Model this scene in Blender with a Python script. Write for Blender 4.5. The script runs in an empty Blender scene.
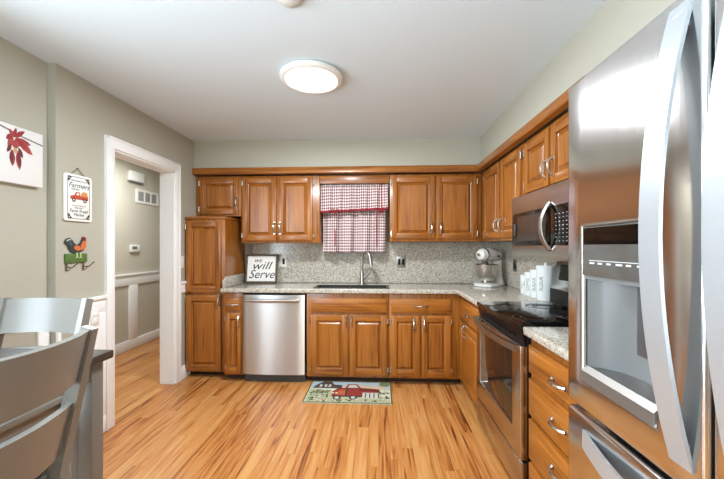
import bpy, bmesh, math, random
from mathutils import Vector, Matrix, Euler
random.seed(7)
PI = math.pi
sc = bpy.context.scene
COL = sc.collection

# ------------------------------------------------------------------ camera, world, light, exposure
cam_d = bpy.data.cameras.new('camera')
cam_d.sensor_width = 36.0
cam_d.lens = 338.0 / 724.0 * 36.0
cam_d.shift_y = 6.9 / 724.0
cam_d.clip_start = 0.02
cam = bpy.data.objects.new('camera', cam_d)
COL.objects.link(cam)
cam.location = (0, 0, 1.323)
cam.rotation_euler = (PI / 2, 0, 0.05)
sc.camera = cam

world = bpy.data.worlds.new('daylight')
sc.world = world
world.use_nodes = True
world.node_tree.nodes['Background'].inputs[0].default_value = (0.80, 0.90, 1.0, 1)
world.node_tree.nodes['Background'].inputs[1].default_value = 3.0

def area(name, loc, rot, sx, sy, power, color):
    d = bpy.data.lights.new(name, 'AREA')
    d.shape = 'ELLIPSE' if sx == sy else 'RECTANGLE'; d.size = sx; d.size_y = sy; d.energy = power; d.color = color
    o = bpy.data.objects.new(name, d); COL.objects.link(o)
    o.location = loc; o.rotation_euler = rot
    return o
# daylight outside the glazed patio door in the left wall, just short of the picture's left edge
area('patio_daylight', (-2.32, 0.30, 1.25), (0, -PI / 2 + 0.38, 0), 2.0, 2.05, 170, (0.76, 0.90, 1.0))
# added upward fill light behind the camera, bounced off the ceiling
area('fill_uplight', (-0.4, -1.0, 1.12), (PI, 0, 0), 1.7, 1.7, 94, (0.80, 0.92, 1.0))
# the kitchen ceiling light's own light, and a fill light added to brighten the hallway
area('kitchen_lamp', (-0.44, 2.19, 2.395), (0, 0, 0), 0.33, 0.33, 58, (0.90, 0.96, 1.0))
area('hall_fill', (-2.6, 3.6, 2.40), (0, 0, 0), 0.5, 0.5, 32, (0.94, 0.97, 1.0))

sc.view_settings.view_transform = 'Standard'
sc.view_settings.look = 'None'
sc.view_settings.gamma = 1.0
sc.view_settings.use_curve_mapping = False
sc.view_settings.exposure = -0.11

# ------------------------------------------------------------------ materials
def newmat(name):
    m = bpy.data.materials.new(name); m.use_nodes = True
    return m, m.node_tree, m.node_tree.nodes['Principled BSDF']

def srgb(r, g, b):
    f = lambda c: c / 12.92 if c <= 0.04045 else ((c + 0.055) / 1.055) ** 2.4
    return (f(r / 255), f(g / 255), f(b / 255), 1)

def plain(name, col, rough=0.5, metal=0.0, bump=0.0, bscale=200, spec=None, coat=0.0):
    m, t, p = newmat(name)
    p.inputs['Base Color'].default_value = col
    p.inputs['Roughness'].default_value = rough
    p.inputs['Metallic'].default_value = metal
    if spec is not None: p.inputs['Specular IOR Level'].default_value = spec
    if coat: p.inputs['Coat Weight'].default_value = coat
    n = t.nodes.new('ShaderNodeTexNoise'); n.inputs['Scale'].default_value = bscale
    tc = t.nodes.new('ShaderNodeTexCoord')
    t.links.new(tc.outputs['Object'], n.inputs['Vector'])
    # faint procedural variation of tone
    mix = t.nodes.new('ShaderNodeMix'); mix.data_type = 'RGBA'; mix.blend_type = 'MULTIPLY'
    mix.inputs['Factor'].default_value = 0.06
    mix.inputs['A'].default_value = col
    t.links.new(n.outputs['Color'], mix.inputs['B'])
    t.links.new(mix.outputs['Result'], p.inputs['Base Color'])
    if bump:
        b = t.nodes.new('ShaderNodeBump'); b.inputs['Strength'].default_value = bump; b.inputs['Distance'].default_value = 0.002
        t.links.new(n.outputs['Fac'], b.inputs['Height']); t.links.new(b.outputs['Normal'], p.inputs['Normal'])
    return m

def ramp(t, fac, stops):
    r = t.nodes.new('ShaderNodeValToRGB')
    el = r.color_ramp.elements
    while len(el) < len(stops): el.new(0.5)
    for e, (pos, c) in zip(el, stops):
        e.position = pos; e.color = c
    t.links.new(fac, r.inputs[0])
    return r

def oak(name, axis, dark=1.0):
    m, t, p = newmat(name)
    tc = t.nodes.new('ShaderNodeTexCoord'); oi = t.nodes.new('ShaderNodeObjectInfo')
    sc_ = t.nodes.new('ShaderNodeVectorMath'); sc_.operation = 'SCALE'; sc_.inputs[3].default_value = 13.0
    comb = t.nodes.new('ShaderNodeCombineXYZ')
    for i in range(3): t.links.new(oi.outputs['Random'], comb.inputs[i])
    t.links.new(comb.outputs[0], sc_.inputs[0])
    ad = t.nodes.new('ShaderNodeVectorMath'); ad.operation = 'ADD'
    t.links.new(tc.outputs['Object'], ad.inputs[0]); t.links.new(sc_.outputs[0], ad.inputs[1])
    def stretched(across, along):
        mp = t.nodes.new('ShaderNodeMapping')
        s = [across] * 3; s['xyz'.index(axis)] = along
        mp.inputs['Scale'].default_value = s
        t.links.new(ad.outputs[0], mp.inputs['Vector'])
        return mp
    m1 = stretched(9, 0.9); m2 = stretched(90, 2.2)
    n1 = t.nodes.new('ShaderNodeTexNoise'); n1.inputs['Scale'].default_value = 1.0; n1.inputs['Detail'].default_value = 3; n1.inputs['Distortion'].default_value = 0.5
    t.links.new(m1.outputs[0], n1.inputs['Vector'])
    # contour lines of the broad noise give the cathedral grain
    mu = t.nodes.new('ShaderNodeMath'); mu.operation = 'MULTIPLY'; mu.inputs[1].default_value = 26
    t.links.new(n1.outputs['Fac'], mu.inputs[0])
    sn = t.nodes.new('ShaderNodeMath'); sn.operation = 'SINE'; t.links.new(mu.outputs[0], sn.inputs[0])
    n2 = t.nodes.new('ShaderNodeTexNoise'); n2.inputs['Scale'].default_value = 1.0; n2.inputs['Detail'].default_value = 4
    t.links.new(m2.outputs[0], n2.inputs['Vector'])
    a = t.nodes.new('ShaderNodeMath'); a.operation = 'MULTIPLY_ADD'; a.inputs[1].default_value = 0.095
    t.links.new(sn.outputs[0], a.inputs[0]); t.links.new(n2.outputs['Fac'], a.inputs[2])
    D = lambda r, g, b: tuple(c * dark for c in srgb(r, g, b)[:3]) + (1,)
    r = ramp(t, a.outputs[0], [(0.22, D(100, 52, 14)), (0.42, D(150, 88, 28)), (0.60, D(163, 99, 34)), (0.80, D(178, 113, 44))])
    t.links.new(r.outputs['Color'], p.inputs['Base Color'])
    p.inputs['Roughness'].default_value = 0.34
    p.inputs['Coat Weight'].default_value = 0.35; p.inputs['Coat Roughness'].default_value = 0.22
    b = t.nodes.new('ShaderNodeBump'); b.inputs['Strength'].default_value = 0.04; b.inputs['Distance'].default_value = 0.001
    t.links.new(a.outputs[0], b.inputs['Height']); t.links.new(b.outputs['Normal'], p.inputs['Normal'])
    return m

def granite(name):
    m, t, p = newmat(name)
    tc = t.nodes.new('ShaderNodeTexCoord')
    v = t.nodes.new('ShaderNodeTexVoronoi'); v.inputs['Scale'].default_value = 120; t.links.new(tc.outputs['Object'], v.inputs['Vector'])
    sep = t.nodes.new('ShaderNodeSeparateColor'); t.links.new(v.outputs['Color'], sep.inputs[0])
    r = ramp(t, sep.outputs[0], [(0.0, srgb(92, 84, 74)), (0.12, srgb(130, 121, 108)), (0.28, srgb(170, 162, 148)), (0.72, srgb(194, 187, 172)), (0.93, srgb(218, 213, 202))])
    n = t.nodes.new('ShaderNodeTexNoise'); n.inputs['Scale'].default_value = 60; n.inputs['Detail'].default_value = 4; t.links.new(tc.outputs['Object'], n.inputs['Vector'])
    r2 = ramp(t, n.outputs['Fac'], [(0.35, srgb(144, 134, 118)), (0.65, srgb(208, 201, 188))])
    mx = t.nodes.new('ShaderNodeMix'); mx.data_type = 'RGBA'; mx.inputs['Factor'].default_value = 0.45
    t.links.new(r.outputs[0], mx.inputs['A']); t.links.new(r2.outputs[0], mx.inputs['B'])
    t.links.new(mx.outputs['Result'], p.inputs['Base Color'])
    p.inputs['Roughness'].default_value = 0.13
    return m

def steel(name, col=(0.66, 0.65, 0.64, 1), rough=0.22, axis='z', aniso=0.0):
    m, t, p = newmat(name)
    tc = t.nodes.new('ShaderNodeTexCoord'); mp = t.nodes.new('ShaderNodeMapping')
    s = [400.0] * 3; s['xyz'.index(axis)] = 3.0
    mp.inputs['Scale'].default_value = s
    n = t.nodes.new('ShaderNodeTexNoise'); n.inputs['Scale'].default_value = 1.0; n.inputs['Detail'].default_value = 2
    t.links.new(tc.outputs['Object'], mp.inputs['Vector']); t.links.new(mp.outputs[0], n.inputs['Vector'])
    r = ramp(t, n.outputs['Fac'], [(0.3, (rough - 0.015,) * 3 + (1,)), (0.7, (rough + 0.02,) * 3 + (1,))])
    t.links.new(r.outputs[0], p.inputs['Roughness'])
    p.inputs['Metallic'].default_value = 1.0
    p.inputs['Base Color'].default_value = col
    if aniso:   # grain runs sideways, so reflections smear up and down
        tg = t.nodes.new('ShaderNodeCombineXYZ'); tg.inputs[2].default_value = 1.0
        t.links.new(tg.outputs[0], p.inputs['Tangent']); p.inputs['Anisotropic'].default_value = aniso
    return m

def floor_mat():
    m, t, p = newmat('wood_floor')
    tc = t.nodes.new('ShaderNodeTexCoord'); sp = t.nodes.new('ShaderNodeSeparateXYZ'); cb = t.nodes.new('ShaderNodeCombineXYZ')
    t.links.new(tc.outputs['Object'], sp.inputs[0])
    t.links.new(sp.outputs[0], cb.inputs[1])
    rowd = t.nodes.new('ShaderNodeMath'); rowd.operation = 'DIVIDE'; rowd.inputs[1].default_value = 0.074; t.links.new(sp.outputs[0], rowd.inputs[0])
    rowf = t.nodes.new('ShaderNodeMath'); rowf.operation = 'FLOOR'; t.links.new(rowd.outputs[0], rowf.inputs[0])
    wn = t.nodes.new('ShaderNodeTexWhiteNoise'); wn.noise_dimensions = '1D'; t.links.new(rowf.outputs[0], wn.inputs['W'])
    al = t.nodes.new('ShaderNodeMath'); al.operation = 'MULTIPLY_ADD'; al.inputs[1].default_value = 5.0; t.links.new(wn.outputs['Value'], al.inputs[0]); t.links.new(sp.outputs[1], al.inputs[2])
    t.links.new(al.outputs[0], cb.inputs[0])
    br = t.nodes.new('ShaderNodeTexBrick')
    br.offset = 0.0; br.offset_frequency = 2
    br.inputs['Scale'].default_value = 1.0; br.inputs['Brick Width'].default_value = 0.95; br.inputs['Row Height'].default_value = 0.074
    br.inputs['Mortar Size'].default_value = 0.0006; br.inputs['Mortar Smooth'].default_value = 0.3
    br.inputs['Color1'].default_value = (0, 0, 0, 1); br.inputs['Color2'].default_value = (1, 1, 1, 1); br.inputs['Mortar'].default_value = (0.1, 0.1, 0.1, 1)
    t.links.new(cb.outputs[0], br.inputs['Vector'])
    # each board shifts the grain so that it breaks at the seams
    sh = t.nodes.new('ShaderNodeVectorMath'); sh.operation = 'MULTIPLY_ADD'
    t.links.new(br.outputs['Color'], sh.inputs[0]); sh.inputs[1].default_value = (7.3, 5.1, 3.7); t.links.new(tc.outputs['Object'], sh.inputs[2])
    def noise(sx, sy, det, dist):
        mp = t.nodes.new('ShaderNodeMapping'); mp.inputs['Scale'].default_value = (sx, sy, 1)
        t.links.new(sh.outputs[0], mp.inputs['Vector'])
        n = t.nodes.new('ShaderNodeTexNoise'); n.inputs['Scale'].default_value = 1; n.inputs['Detail'].default_value = det; n.inputs['Distortion'].default_value = dist
        t.links.new(mp.outputs[0], n.inputs['Vector'])
        return n
    n1 = noise(30, 1.5, 4, 1.2); n2 = noise(130, 4, 3, 0.2)
    a = t.nodes.new('ShaderNodeMath'); a.operation = 'MULTIPLY_ADD'; a.inputs[1].default_value = 0.22
    t.links.new(br.outputs['Color'], a.inputs[0]); t.links.new(n1.outputs['Fac'], a.inputs[2])
    a2 = t.nodes.new('ShaderNodeMath'); a2.operation = 'MULTIPLY_ADD'; a2.inputs[1].default_value = 0.25
    t.links.new(n2.outputs['Fac'], a2.inputs[0]); t.links.new(a.outputs[0], a2.inputs[2])
    r = ramp(t, a2.outputs[0], [(0.45, srgb(84, 40, 14)), (0.55, srgb(146, 84, 36)), (0.68, srgb(181, 116, 58)), (0.94, srgb(200, 147, 88))])
    mx = t.nodes.new('ShaderNodeMix'); mx.data_type = 'RGBA'; mx.blend_type = 'MIX'
    t.links.new(br.outputs['Fac'], mx.inputs['Factor']); t.links.new(r.outputs[0], mx.inputs['A']); mx.inputs['B'].default_value = srgb(140, 82, 38)
    t.links.new(mx.outputs['Result'], p.inputs['Base Color'])
    p.inputs['Roughness'].default_value = 0.33
    return m

def gingham(name):
    m, t, p = newmat(name)
    uv = t.nodes.new('ShaderNodeUVMap'); sp = t.nodes.new('ShaderNodeSeparateXYZ'); t.links.new(uv.outputs[0], sp.inputs[0])
    outs = []
    for i in range(2):
        k = t.nodes.new('ShaderNodeMath'); k.operation = 'MULTIPLY'; k.inputs[1].default_value = 1 / 0.031
        t.links.new(sp.outputs[i], k.inputs[0])
        f = t.nodes.new('ShaderNodeMath'); f.operation = 'FRACT'; t.links.new(k.outputs[0], f.inputs[0])
        g = t.nodes.new('ShaderNodeMath'); g.operation = 'GREATER_THAN'; g.inputs[1].default_value = 0.5; t.links.new(f.outputs[0], g.inputs[0])
        outs.append(g)
    s = t.nodes.new('ShaderNodeMath'); s.operation = 'ADD'; t.links.new(outs[0].outputs[0], s.inputs[0]); t.links.new(outs[1].outputs[0], s.inputs[1])
    h = t.nodes.new('ShaderNodeMath'); h.operation = 'MULTIPLY'; h.inputs[1].default_value = 0.5; t.links.new(s.outputs[0], h.inputs[0])
    r = ramp(t, h.outputs[0], [(0.0, srgb(240, 234, 230)), (0.5, srgb(186, 156, 156)), (1.0, srgb(88, 42, 50))])
    t.links.new(r.outputs[0], p.inputs['Base Color'])
    p.inputs['Roughness'].default_value = 0.9
    return m

def emit(name, col, s):
    m, t, p = newmat(name)
    p.inputs['Base Color'].default_value = col
    p.inputs['Emission Color'].default_value = col; p.inputs['Emission Strength'].default_value = s
    return m

M = dict(
    wall=plain('wall_paint', srgb(182, 177, 162), 0.75, bump=0.05, bscale=300),
    ceil=plain('ceiling_paint', srgb(218, 230, 236), 0.85, bump=0.08, bscale=120),
    soffit=plain('soffit_paint', srgb(184, 181, 166), 0.75),
    hallwall=plain('hall_paint', srgb(200, 194, 178), 0.75),
    white=plain('white_trim_paint', srgb(250, 250, 249), 0.35),
    oz=oak('oak_upright', 'z'), ox=oak('oak_lengthwise', 'x'), oy=oak('oak_depthwise', 'y'),
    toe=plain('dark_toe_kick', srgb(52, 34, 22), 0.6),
    granite=granite('speckled_granite'),
    steel=steel('fridge_steel', col=(0.68, 0.675, 0.67, 1), rough=0.15), steeld=steel('dishwasher_steel', rough=0.34, aniso=0.97, axis='x'), steelh=steel('brushed_steel_crosswise', col=(0.56, 0.54, 0.52, 1), axis='y', aniso=0.6),
    chrome=plain('satin_nickel', srgb(205, 202, 196), 0.22, 1.0),
    brushed=plain('handle_steel', srgb(178, 172, 166), 0.3, 1.0),
    dark=plain('black_plastic', srgb(16, 16, 17), 0.35, spec=0.25),
    glass=plain('black_glass', srgb(10, 10, 10), 0.05, spec=0.4),
    ovenglass=plain('oven_glass', srgb(40, 28, 22), 0.06, spec=0.7),
    grey=plain('grey_plastic', srgb(116, 118, 118), 0.35),
    dgrey=plain('dark_grey_plastic', srgb(72, 74, 75), 0.3),
    panel=plain('grey_gloss_panel', srgb(84, 82, 78), 0.12),
    floor=floor_mat(),
    gingham=gingham('gingham_cloth'),
    red=plain('red_cloth', srgb(150, 34, 48), 0.85),
    chair=plain('grey_chair_paint', srgb(130, 127, 121), 0.24),
    tgrey=plain('grey_table_paint', srgb(120, 114, 106), 0.4),
    ttop=plain('dark_table_top', srgb(62, 54, 50), 0.22),
    black=plain('black_ink', srgb(30, 30, 32), 0.6),
    paper=plain('white_board', srgb(238, 236, 230), 0.6),
    canvas=plain('white_canvas', srgb(232, 230, 228), 0.8),
    brownf=plain('weathered_frame', srgb(96, 78, 62), 0.6),
    ceramic=plain('white_ceramic', srgb(226, 230, 228), 0.18),
    mixer=plain('white_enamel', srgb(228, 226, 220), 0.15),
    plate=plain('white_plate', srgb(238, 236, 230), 0.35),
    fhandle=plain('satin_aluminium', (0.50, 0.53, 0.56, 1), 0.38, 0.6),
    tray=plain('tray_metal', srgb(132, 128, 124), 0.42, 0.7),
    sink=plain('dark_sink', srgb(50, 46, 42), 0.35),
    light=emit('light_diffuser', (1, 0.97, 0.92, 1), 9.0),
)
def C(r, g, b, rough=0.7):
    k = 'paint_%02x%02x%02x' % (r, g, b)
    if k not in M: M[k] = plain(k, srgb(r, g, b), rough)
    return M[k]

# ------------------------------------------------------------------ mesh helpers
class MB:
    def __init__(self): self.bm = bmesh.new()
    def _take(self, b, m):
        vs = {}
        for v in b.verts: vs[v] = self.bm.verts.new(v.co)
        for f in b.faces:
            try:
                g = self.bm.faces.new([vs[v] for v in f.verts]); g.material_index = m
            except ValueError: pass
        b.free()
        return self
    def faces(self, verts, faces, m=0):
        vs = [self.bm.verts.new(v) for v in verts]
        for f in faces:
            try:
                g = self.bm.faces.new([vs[i] for i in f]); g.material_index = m
            except ValueError: pass
        return self
    def box(self, x0, x1, y0, y1, z0, z1, m=0, bev=0.0, seg=2):
        b = bmesh.new()
        bmesh.ops.create_cube(b, size=1)
        for v in b.verts:
            v.co = Vector(((x0 + x1) / 2 + v.co.x * (x1 - x0), (y0 + y1) / 2 + v.co.y * (y1 - y0), (z0 + z1) / 2 + v.co.z * (z1 - z0)))
        if bev: bmesh.ops.bevel(b, geom=b.edges[:], offset=bev, segments=seg, profile=0.5, affect='EDGES')
        return self._take(b, m)
    def prism(self, pts, d, m=0, bev=0.0):
        """closed polygon pts (3-D, planar) extruded by vector d"""
        b = bmesh.new(); d = Vector(d)
        a = [b.verts.new(Vector(p)) for p in pts]; c = [b.verts.new(Vector(p) + d) for p in pts]
        n = len(pts)
        b.faces.new(a[::-1]); b.faces.new(c)
        for i in range(n): b.faces.new((a[i], a[(i + 1) % n], c[(i + 1) % n], c[i]))
        bmesh.ops.recalc_face_normals(b, faces=b.faces[:])
        if bev: bmesh.ops.bevel(b, geom=b.edges[:], offset=bev, segments=2, profile=0.5, affect='EDGES')
        return self._take(b, m)
    def sweep(self, pts, section, up=(0, 0, 1), m=0, closed=False, scale=None):
        """section: list of (a,b) in the frame (side, up) at each point"""
        pts = [Vector(p) for p in pts]; up = Vector(up); n = len(pts); k = len(section); rings = []
        for i, p in enumerate(pts):
            t = (pts[min(i + 1, n - 1)] - pts[max(i - 1, 0)]).normalized()
            s = t.cross(up)
            if s.length < 1e-5: s = t.cross(Vector((1, 0, 0.01)))
            s.normalize(); u = s.cross(t).normalized()
            q = scale[i] if scale else 1
            rings.append([self.bm.verts.new(p + s * a * q + u * b * q) for a, b in section])
        for i in range(n - 1):
            for j in range(k):
                f = self.bm.faces.new((rings[i][j], rings[i][(j + 1) % k], rings[i + 1][(j + 1) % k], rings[i + 1][j])); f.material_index = m
        f = self.bm.faces.new(rings[0]); f.material_index = m
        f = self.bm.faces.new(rings[-1][::-1]); f.material_index = m
        return self
    def tube(self, pts, r, m=0, n=10, up=(0, 0, 1), scale=None):
        return self.sweep(pts, [(r * math.cos(2 * PI * i / n), r * math.sin(2 * PI * i / n)) for i in range(n)], up, m, scale=scale)
    def lathe(self, prof, c=(0, 0, 0), m=0, n=32, ax=None, sx=1.0, sy=1.0):
        """prof (r,h) turned about local z, then turned by matrix ax and moved to c"""
        R = ax or Matrix.Identity(3); c = Vector(c); rings = []
        for r, h in prof:
            if r < 1e-6: rings.append([self.bm.verts.new(c + R @ Vector((0, 0, h)))])
            else: rings.append([self.bm.verts.new(c + R @ Vector((r * sx * math.cos(2 * PI * i / n), r * sy * math.sin(2 * PI * i / n), h))) for i in range(n)])
        for a, b in zip(rings, rings[1:]):
            for i in range(n):
                j = (i + 1) % n
                if len(a) == 1 and len(b) == 1: continue
                if len(a) == 1: vs = (a[0], b[j], b[i])
                elif len(b) == 1: vs = (a[i], a[j], b[0])
                else: vs = (a[i], a[j], b[j], b[i])
                f = self.bm.faces.new(vs); f.material_index = m
        return self
    def cells(self, xs, ys, z0, z1, skip, m=0, bev=0.004):
        """slab on a grid of cells with some cells left open"""
        b = bmesh.new(); V = {}
        def v(i, j):
            if (i, j) not in V: V[(i, j)] = b.verts.new((xs[i], ys[j], z0))
            return V[(i, j)]
        for i in range(len(xs) - 1):
            for j in range(len(ys) - 1):
                if (i, j) in skip: continue
                b.faces.new((v(i, j), v(i + 1, j), v(i + 1, j + 1), v(i, j + 1)))
        ext = bmesh.ops.extrude_face_region(b, geom=b.faces[:])
        for g in ext['geom']:
            if isinstance(g, bmesh.types.BMVert): g.co.z = z1
        bmesh.ops.recalc_face_normals(b, faces=b.faces[:])
        if bev:
            es = [e for e in b.edges if len(e.link_faces) == 2 and e.calc_face_angle() > 1.0]
            bmesh.ops.bevel(b, geom=es, offset=bev, segments=3, profile=0.5, affect='EDGES')
        return self._take(b, m)
    def xf(self, fn):
        for v in self.bm.verts: v.co = fn(v.co)
        return self
    def build(self, name, mats, parent=None, world=True, smooth=0.6):
        """world=True: coordinates are in the world and are moved into the parent's frame (parents are unrotated then)"""
        bm = self.bm
        bmesh.ops.recalc_face_normals(bm, faces=bm.faces[:])
        me = bpy.data.meshes.new(name)
        if parent is not None and world:
            r = parent
            while r.parent is not None: r = r.parent
            inv = r.matrix_basis.inverted() if r.type == 'EMPTY' else Matrix.Identity(4)
            bmesh.ops.transform(bm, matrix=inv, verts=bm.verts[:])
        bm.to_mesh(me); bm.free()
        if not isinstance(mats, (list, tuple)): mats = [mats]
        for m in mats: me.materials.append(m)
        for pl in me.polygons: pl.use_smooth = True
        try: me.set_sharp_from_angle(angle=smooth)
        except Exception: pass
        o = bpy.data.objects.new(name, me); COL.objects.link(o)
        if parent is not None: o.parent = parent
        return o

def tag(o, label=None, cat=None, group=None, kind=None):
    if label: o['label'] = label
    if cat: o['category'] = cat
    if group: o['group'] = group
    if kind: o['kind'] = kind
    return o
def thing(name, label, cat, loc=(0, 0, 0), rz=0.0, group=None):
    o = bpy.data.objects.new(name, None); COL.objects.link(o)
    o.empty_display_size = 0.05
    o.location = loc; o.rotation_euler = (0, 0, rz)
    o.matrix_basis = Matrix.Translation(Vector(loc)) @ Matrix.Rotation(rz, 4, 'Z')
    return tag(o, label, cat, group)
def struct(name, mb, mats, **k):
    return tag(mb.build(name, mats, **k), kind='structure')

_txt = {}
def text_geo(body, size=1.0, shear=0.0):
    key = (body, shear)
    if key not in _txt:
        cu = bpy.data.curves.new('lettering', 'FONT'); cu.body = body; cu.align_x = 'CENTER'; cu.align_y = 'CENTER'; cu.shear = shear; cu.resolution_u = 3
        o = bpy.data.objects.new('lettering', cu); COL.objects.link(o)
        dg = bpy.context.evaluated_depsgraph_get(); dg.update()
        me = bpy.data.meshes.new_from_object(o.evaluated_get(dg))
        _txt[key] = ([tuple(v.co) for v in me.vertices], [tuple(p.vertices) for p in me.polygons])
        bpy.data.objects.remove(o); bpy.data.curves.remove(cu); bpy.data.meshes.remove(me)
    vs, fs = _txt[key]
    return [(v[0] * size, v[1] * size) for v in vs], fs
def put_text(mb, body, size, o, right, up, m=0, shear=0.0, wide=1.0):
    vs, fs = text_geo(body, size, shear); o = Vector(o); r = Vector(right); u = Vector(up)
    return mb.faces([o + r * x * wide + u * y for x, y in vs], fs, m)
def disc(c, r, n=16, ry=None): return [(c[0] + r * math.cos(2 * PI * i / n), c[1] + (ry or r) * math.sin(2 * PI * i / n)) for i in range(n)]

# ================================================================== THE ROOM
XL, XN, XR, YB, ZC = -1.965, -2.015, 1.37, 3.85, 2.44
struct('floor', MB().box(-4.5, 1.5, -3.1, 6.6, -0.1, 0.0), M['floor'])
struct('ceiling', MB().box(-4.5, 1.5, -3.1, 6.6, ZC, ZC + 0.1), M['ceil'])
struct('wall_back', MB().box(-2.06, 1.5, YB, YB + 0.12, 0, ZC), M['wall'])
struct('wall_right', MB().box(XR, XR + 0.12, -2.0, YB, 0, ZC), M['wall'])
D0, D1, DT = 2.398, 3.167, 2.05      # doorway opening
w = MB()
w.box(XL - 0.13, XL, 1.961, D0, 0, ZC); w.box(XL - 0.13, XL, D1, YB, 0, ZC); w.box(XL - 0.13, XL, D0, D1, DT, ZC)
w.box(XN - 0.08, XN, 1.36, 1.961, 0, ZC); w.box(XN - 0.08, XN, -2.0, -0.75, 0, ZC); w.box(XN - 0.08, XN, -0.75, 1.36, 2.08, ZC)
struct('wall_left', w, M['wall'])
# rear wall behind the camera; patio door in the near part of the left wall
struct('wall_rear', MB().box(-2.1, XR, -2.0, -1.88, 0, ZC), M['wall'])
PY_0, PY_1, PZ_1 = -0.75, 1.36, 2.08
f = MB()
for y in (PY_0, 0.26, PY_1 - 0.09): f.box(XN - 0.07, XN - 0.01, y, y + 0.09, 0.03, PZ_1)
for z in (0.0, PZ_1 - 0.08): f.box(XN - 0.07, XN - 0.01, PY_0, PY_1, z, z + 0.08)
f.box(XN - 0.001, XN + 0.016, PY_1 - 0.01, PY_1 + 0.07, 0, PZ_1 + 0.07, bev=0.003); f.box(XN - 0.001, XN + 0.016, PY_0 - 0.07, PY_0 + 0.01, 0, PZ_1 + 0.07, bev=0.003); f.box(XN - 0.001, XN + 0.0165, PY_0 - 0.07, PY_1 + 0.07, PZ_1, PZ_1 + 0.072, bev=0.003)
struct('window_1', f, M['white'])
# soffit above the cabinets
s = MB(); s.box(XL, XR, 3.50, YB, 2.125, ZC); s.box(1.035, XR, -0.6, 3.50, 2.125, ZC)
struct('wall_soffit', s, M['soffit'])
# hallway beyond the doorway
h = MB(); h.box(-3.32, -3.2, 1.2, 6.6, 0, ZC); h.box(-3.2, -1.95, 6.4, 6.5, 0, ZC); h.box(-3.2, XL - 0.13, 1.2, 1.3, 0, ZC); h.box(XL - 0.13, -1.95, 3.97, 6.5, 0, ZC)
struct('wall_hall', h, M['hallwall'])

# doorway trim: casing on the kitchen side and jamb lining
t = MB()
t.box(XL - 0.002, XL + 0.018, 2.323, D0 + 0.006, 0, 2.124, bev=0.004)
t.box(XL - 0.002, XL + 0.018, D1 - 0.006, 3.225, 0, 2.124, bev=0.004)
t.box(XL - 0.002, XL + 0.0185, 2.3222, 3.2258, DT - 0.006, 2.126, bev=0.004)
t.box(XL + 0.018, XL + 0.026, 2.323, 2.339, 0, 2.126, bev=0.003); t.box(XL + 0.018, XL + 0.026, 3.211, 3.225, 0, 2.126, bev=0.003)
t.box(XL + 0.018, XL + 0.026, 2.323, 3.225, 2.110, 2.126, bev=0.003)
struct('trim_1', t, M['white'])
t = MB()
t.box(XL - 0.14, XL + 0.001, D0 - 0.001, D0 + 0.018, 0, DT); t.box(XL - 0.14, XL + 0.001, D1 - 0.018, D1 + 0.001, 0, DT)
t.box(XL - 0.14, XL + 0.001, D0, D1, DT - 0.018, DT + 0.001)
struct('trim_2', t, M['white'])

# kitchen wainscot (left wall)
def wainscot(x, sgn, ya, yb, stiles, top=0.975, rail=0.115, base=0.13):
    mb = MB(); X = lambda a: x + sgn * a
    def bx(a0, a1, y0, y1, z0, z1, bev=0.003):
        p, q = sorted((X(a0), X(a1))); mb.box(p, q, y0, y1, z0, z1, bev=bev)
    bx(-0.001, 0.03, ya, yb, top - 0.022, top)
    bx(-0.001, 0.016, ya, yb, top - rail, top - 0.02)
    for a, b in stiles: bx(-0.001, 0.0155, a, b, base - 0.01, top - rail + 0.005)
    return mb
struct('trim_3', wainscot(XL, 1, 1.961, 2.323, [(1.961, 1.985), (2.085, 2.323)]), M['white'])
struct('trim_4', wainscot(XL, 1, 3.225, 3.84, [(3.225, 3.25), (3.78, 3.84)]), M['white'])
struct('trim_5', wainscot(XN, 1, 1.43, 1.961, [(1.89, 1.961), (1.43, 1.48)]), M['white'])
struct('trim_6', wainscot(-3.2, 1, 1.3, 6.4, [(3.42, 3.58), (4.165, 4.32), (4.91, 5.06), (5.65, 5.8)], top=0.972, rail=0.145, base=0.115), M['white'])
b = MB(); b.box(XL - 0.001, XL + 0.016, 1.961, 2.323, 0, 0.13, bev=0.004); b.box(XL - 0.001, XL + 0.016, 3.225, 3.84, 0, 0.13, bev=0.004); b.box(XN - 0.001, XN + 0.016, 1.43, 1.961, 0, 0.13, bev=0.004)
struct('baseboard_left', b, M['white'])
struct('baseboard_hall', MB().box(-3.201, -3.184, 1.3, 6.4, 0, 0.125, bev=0.004), M['white'])

# wooden cornice over the wall cabinets, mitred at the corner
prof = [(0.0, 0.012), (0.048, 0.012), (0.054, 0.018), (0.054, 0.066), (0.046, 0.078), (0.0, 0.078)]  # (out, up)
def cornice_pts(o, u):
    z = 2.07 + u
    return [(XL + 0.002, 3.515 - o, z), (1.035 - o, 3.515 - o, z), (1.035 - o, 1.69, z)]
mb = MB(); R = [[mb.bm.verts.new(p) for p in cornice_pts(o, u)] for o, u in prof]
for a in range(len(prof)):
    c = (a + 1) % len(prof)
    for k in range(2):
        fc = mb.bm.faces.new((R[a][k], R[a][k + 1], R[c][k + 1], R[c][k])); fc.material_index = k
mb.bm.faces.new([r[0] for r in R]); mb.bm.faces.new([r[2] for r in R][::-1])
tag(mb.build('cornice', [M['ox'], M['oy']]), 'long oak crown moulding running along the top of all the wall cabinets', 'moulding', kind='structure').name = 'trim_7'

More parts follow.
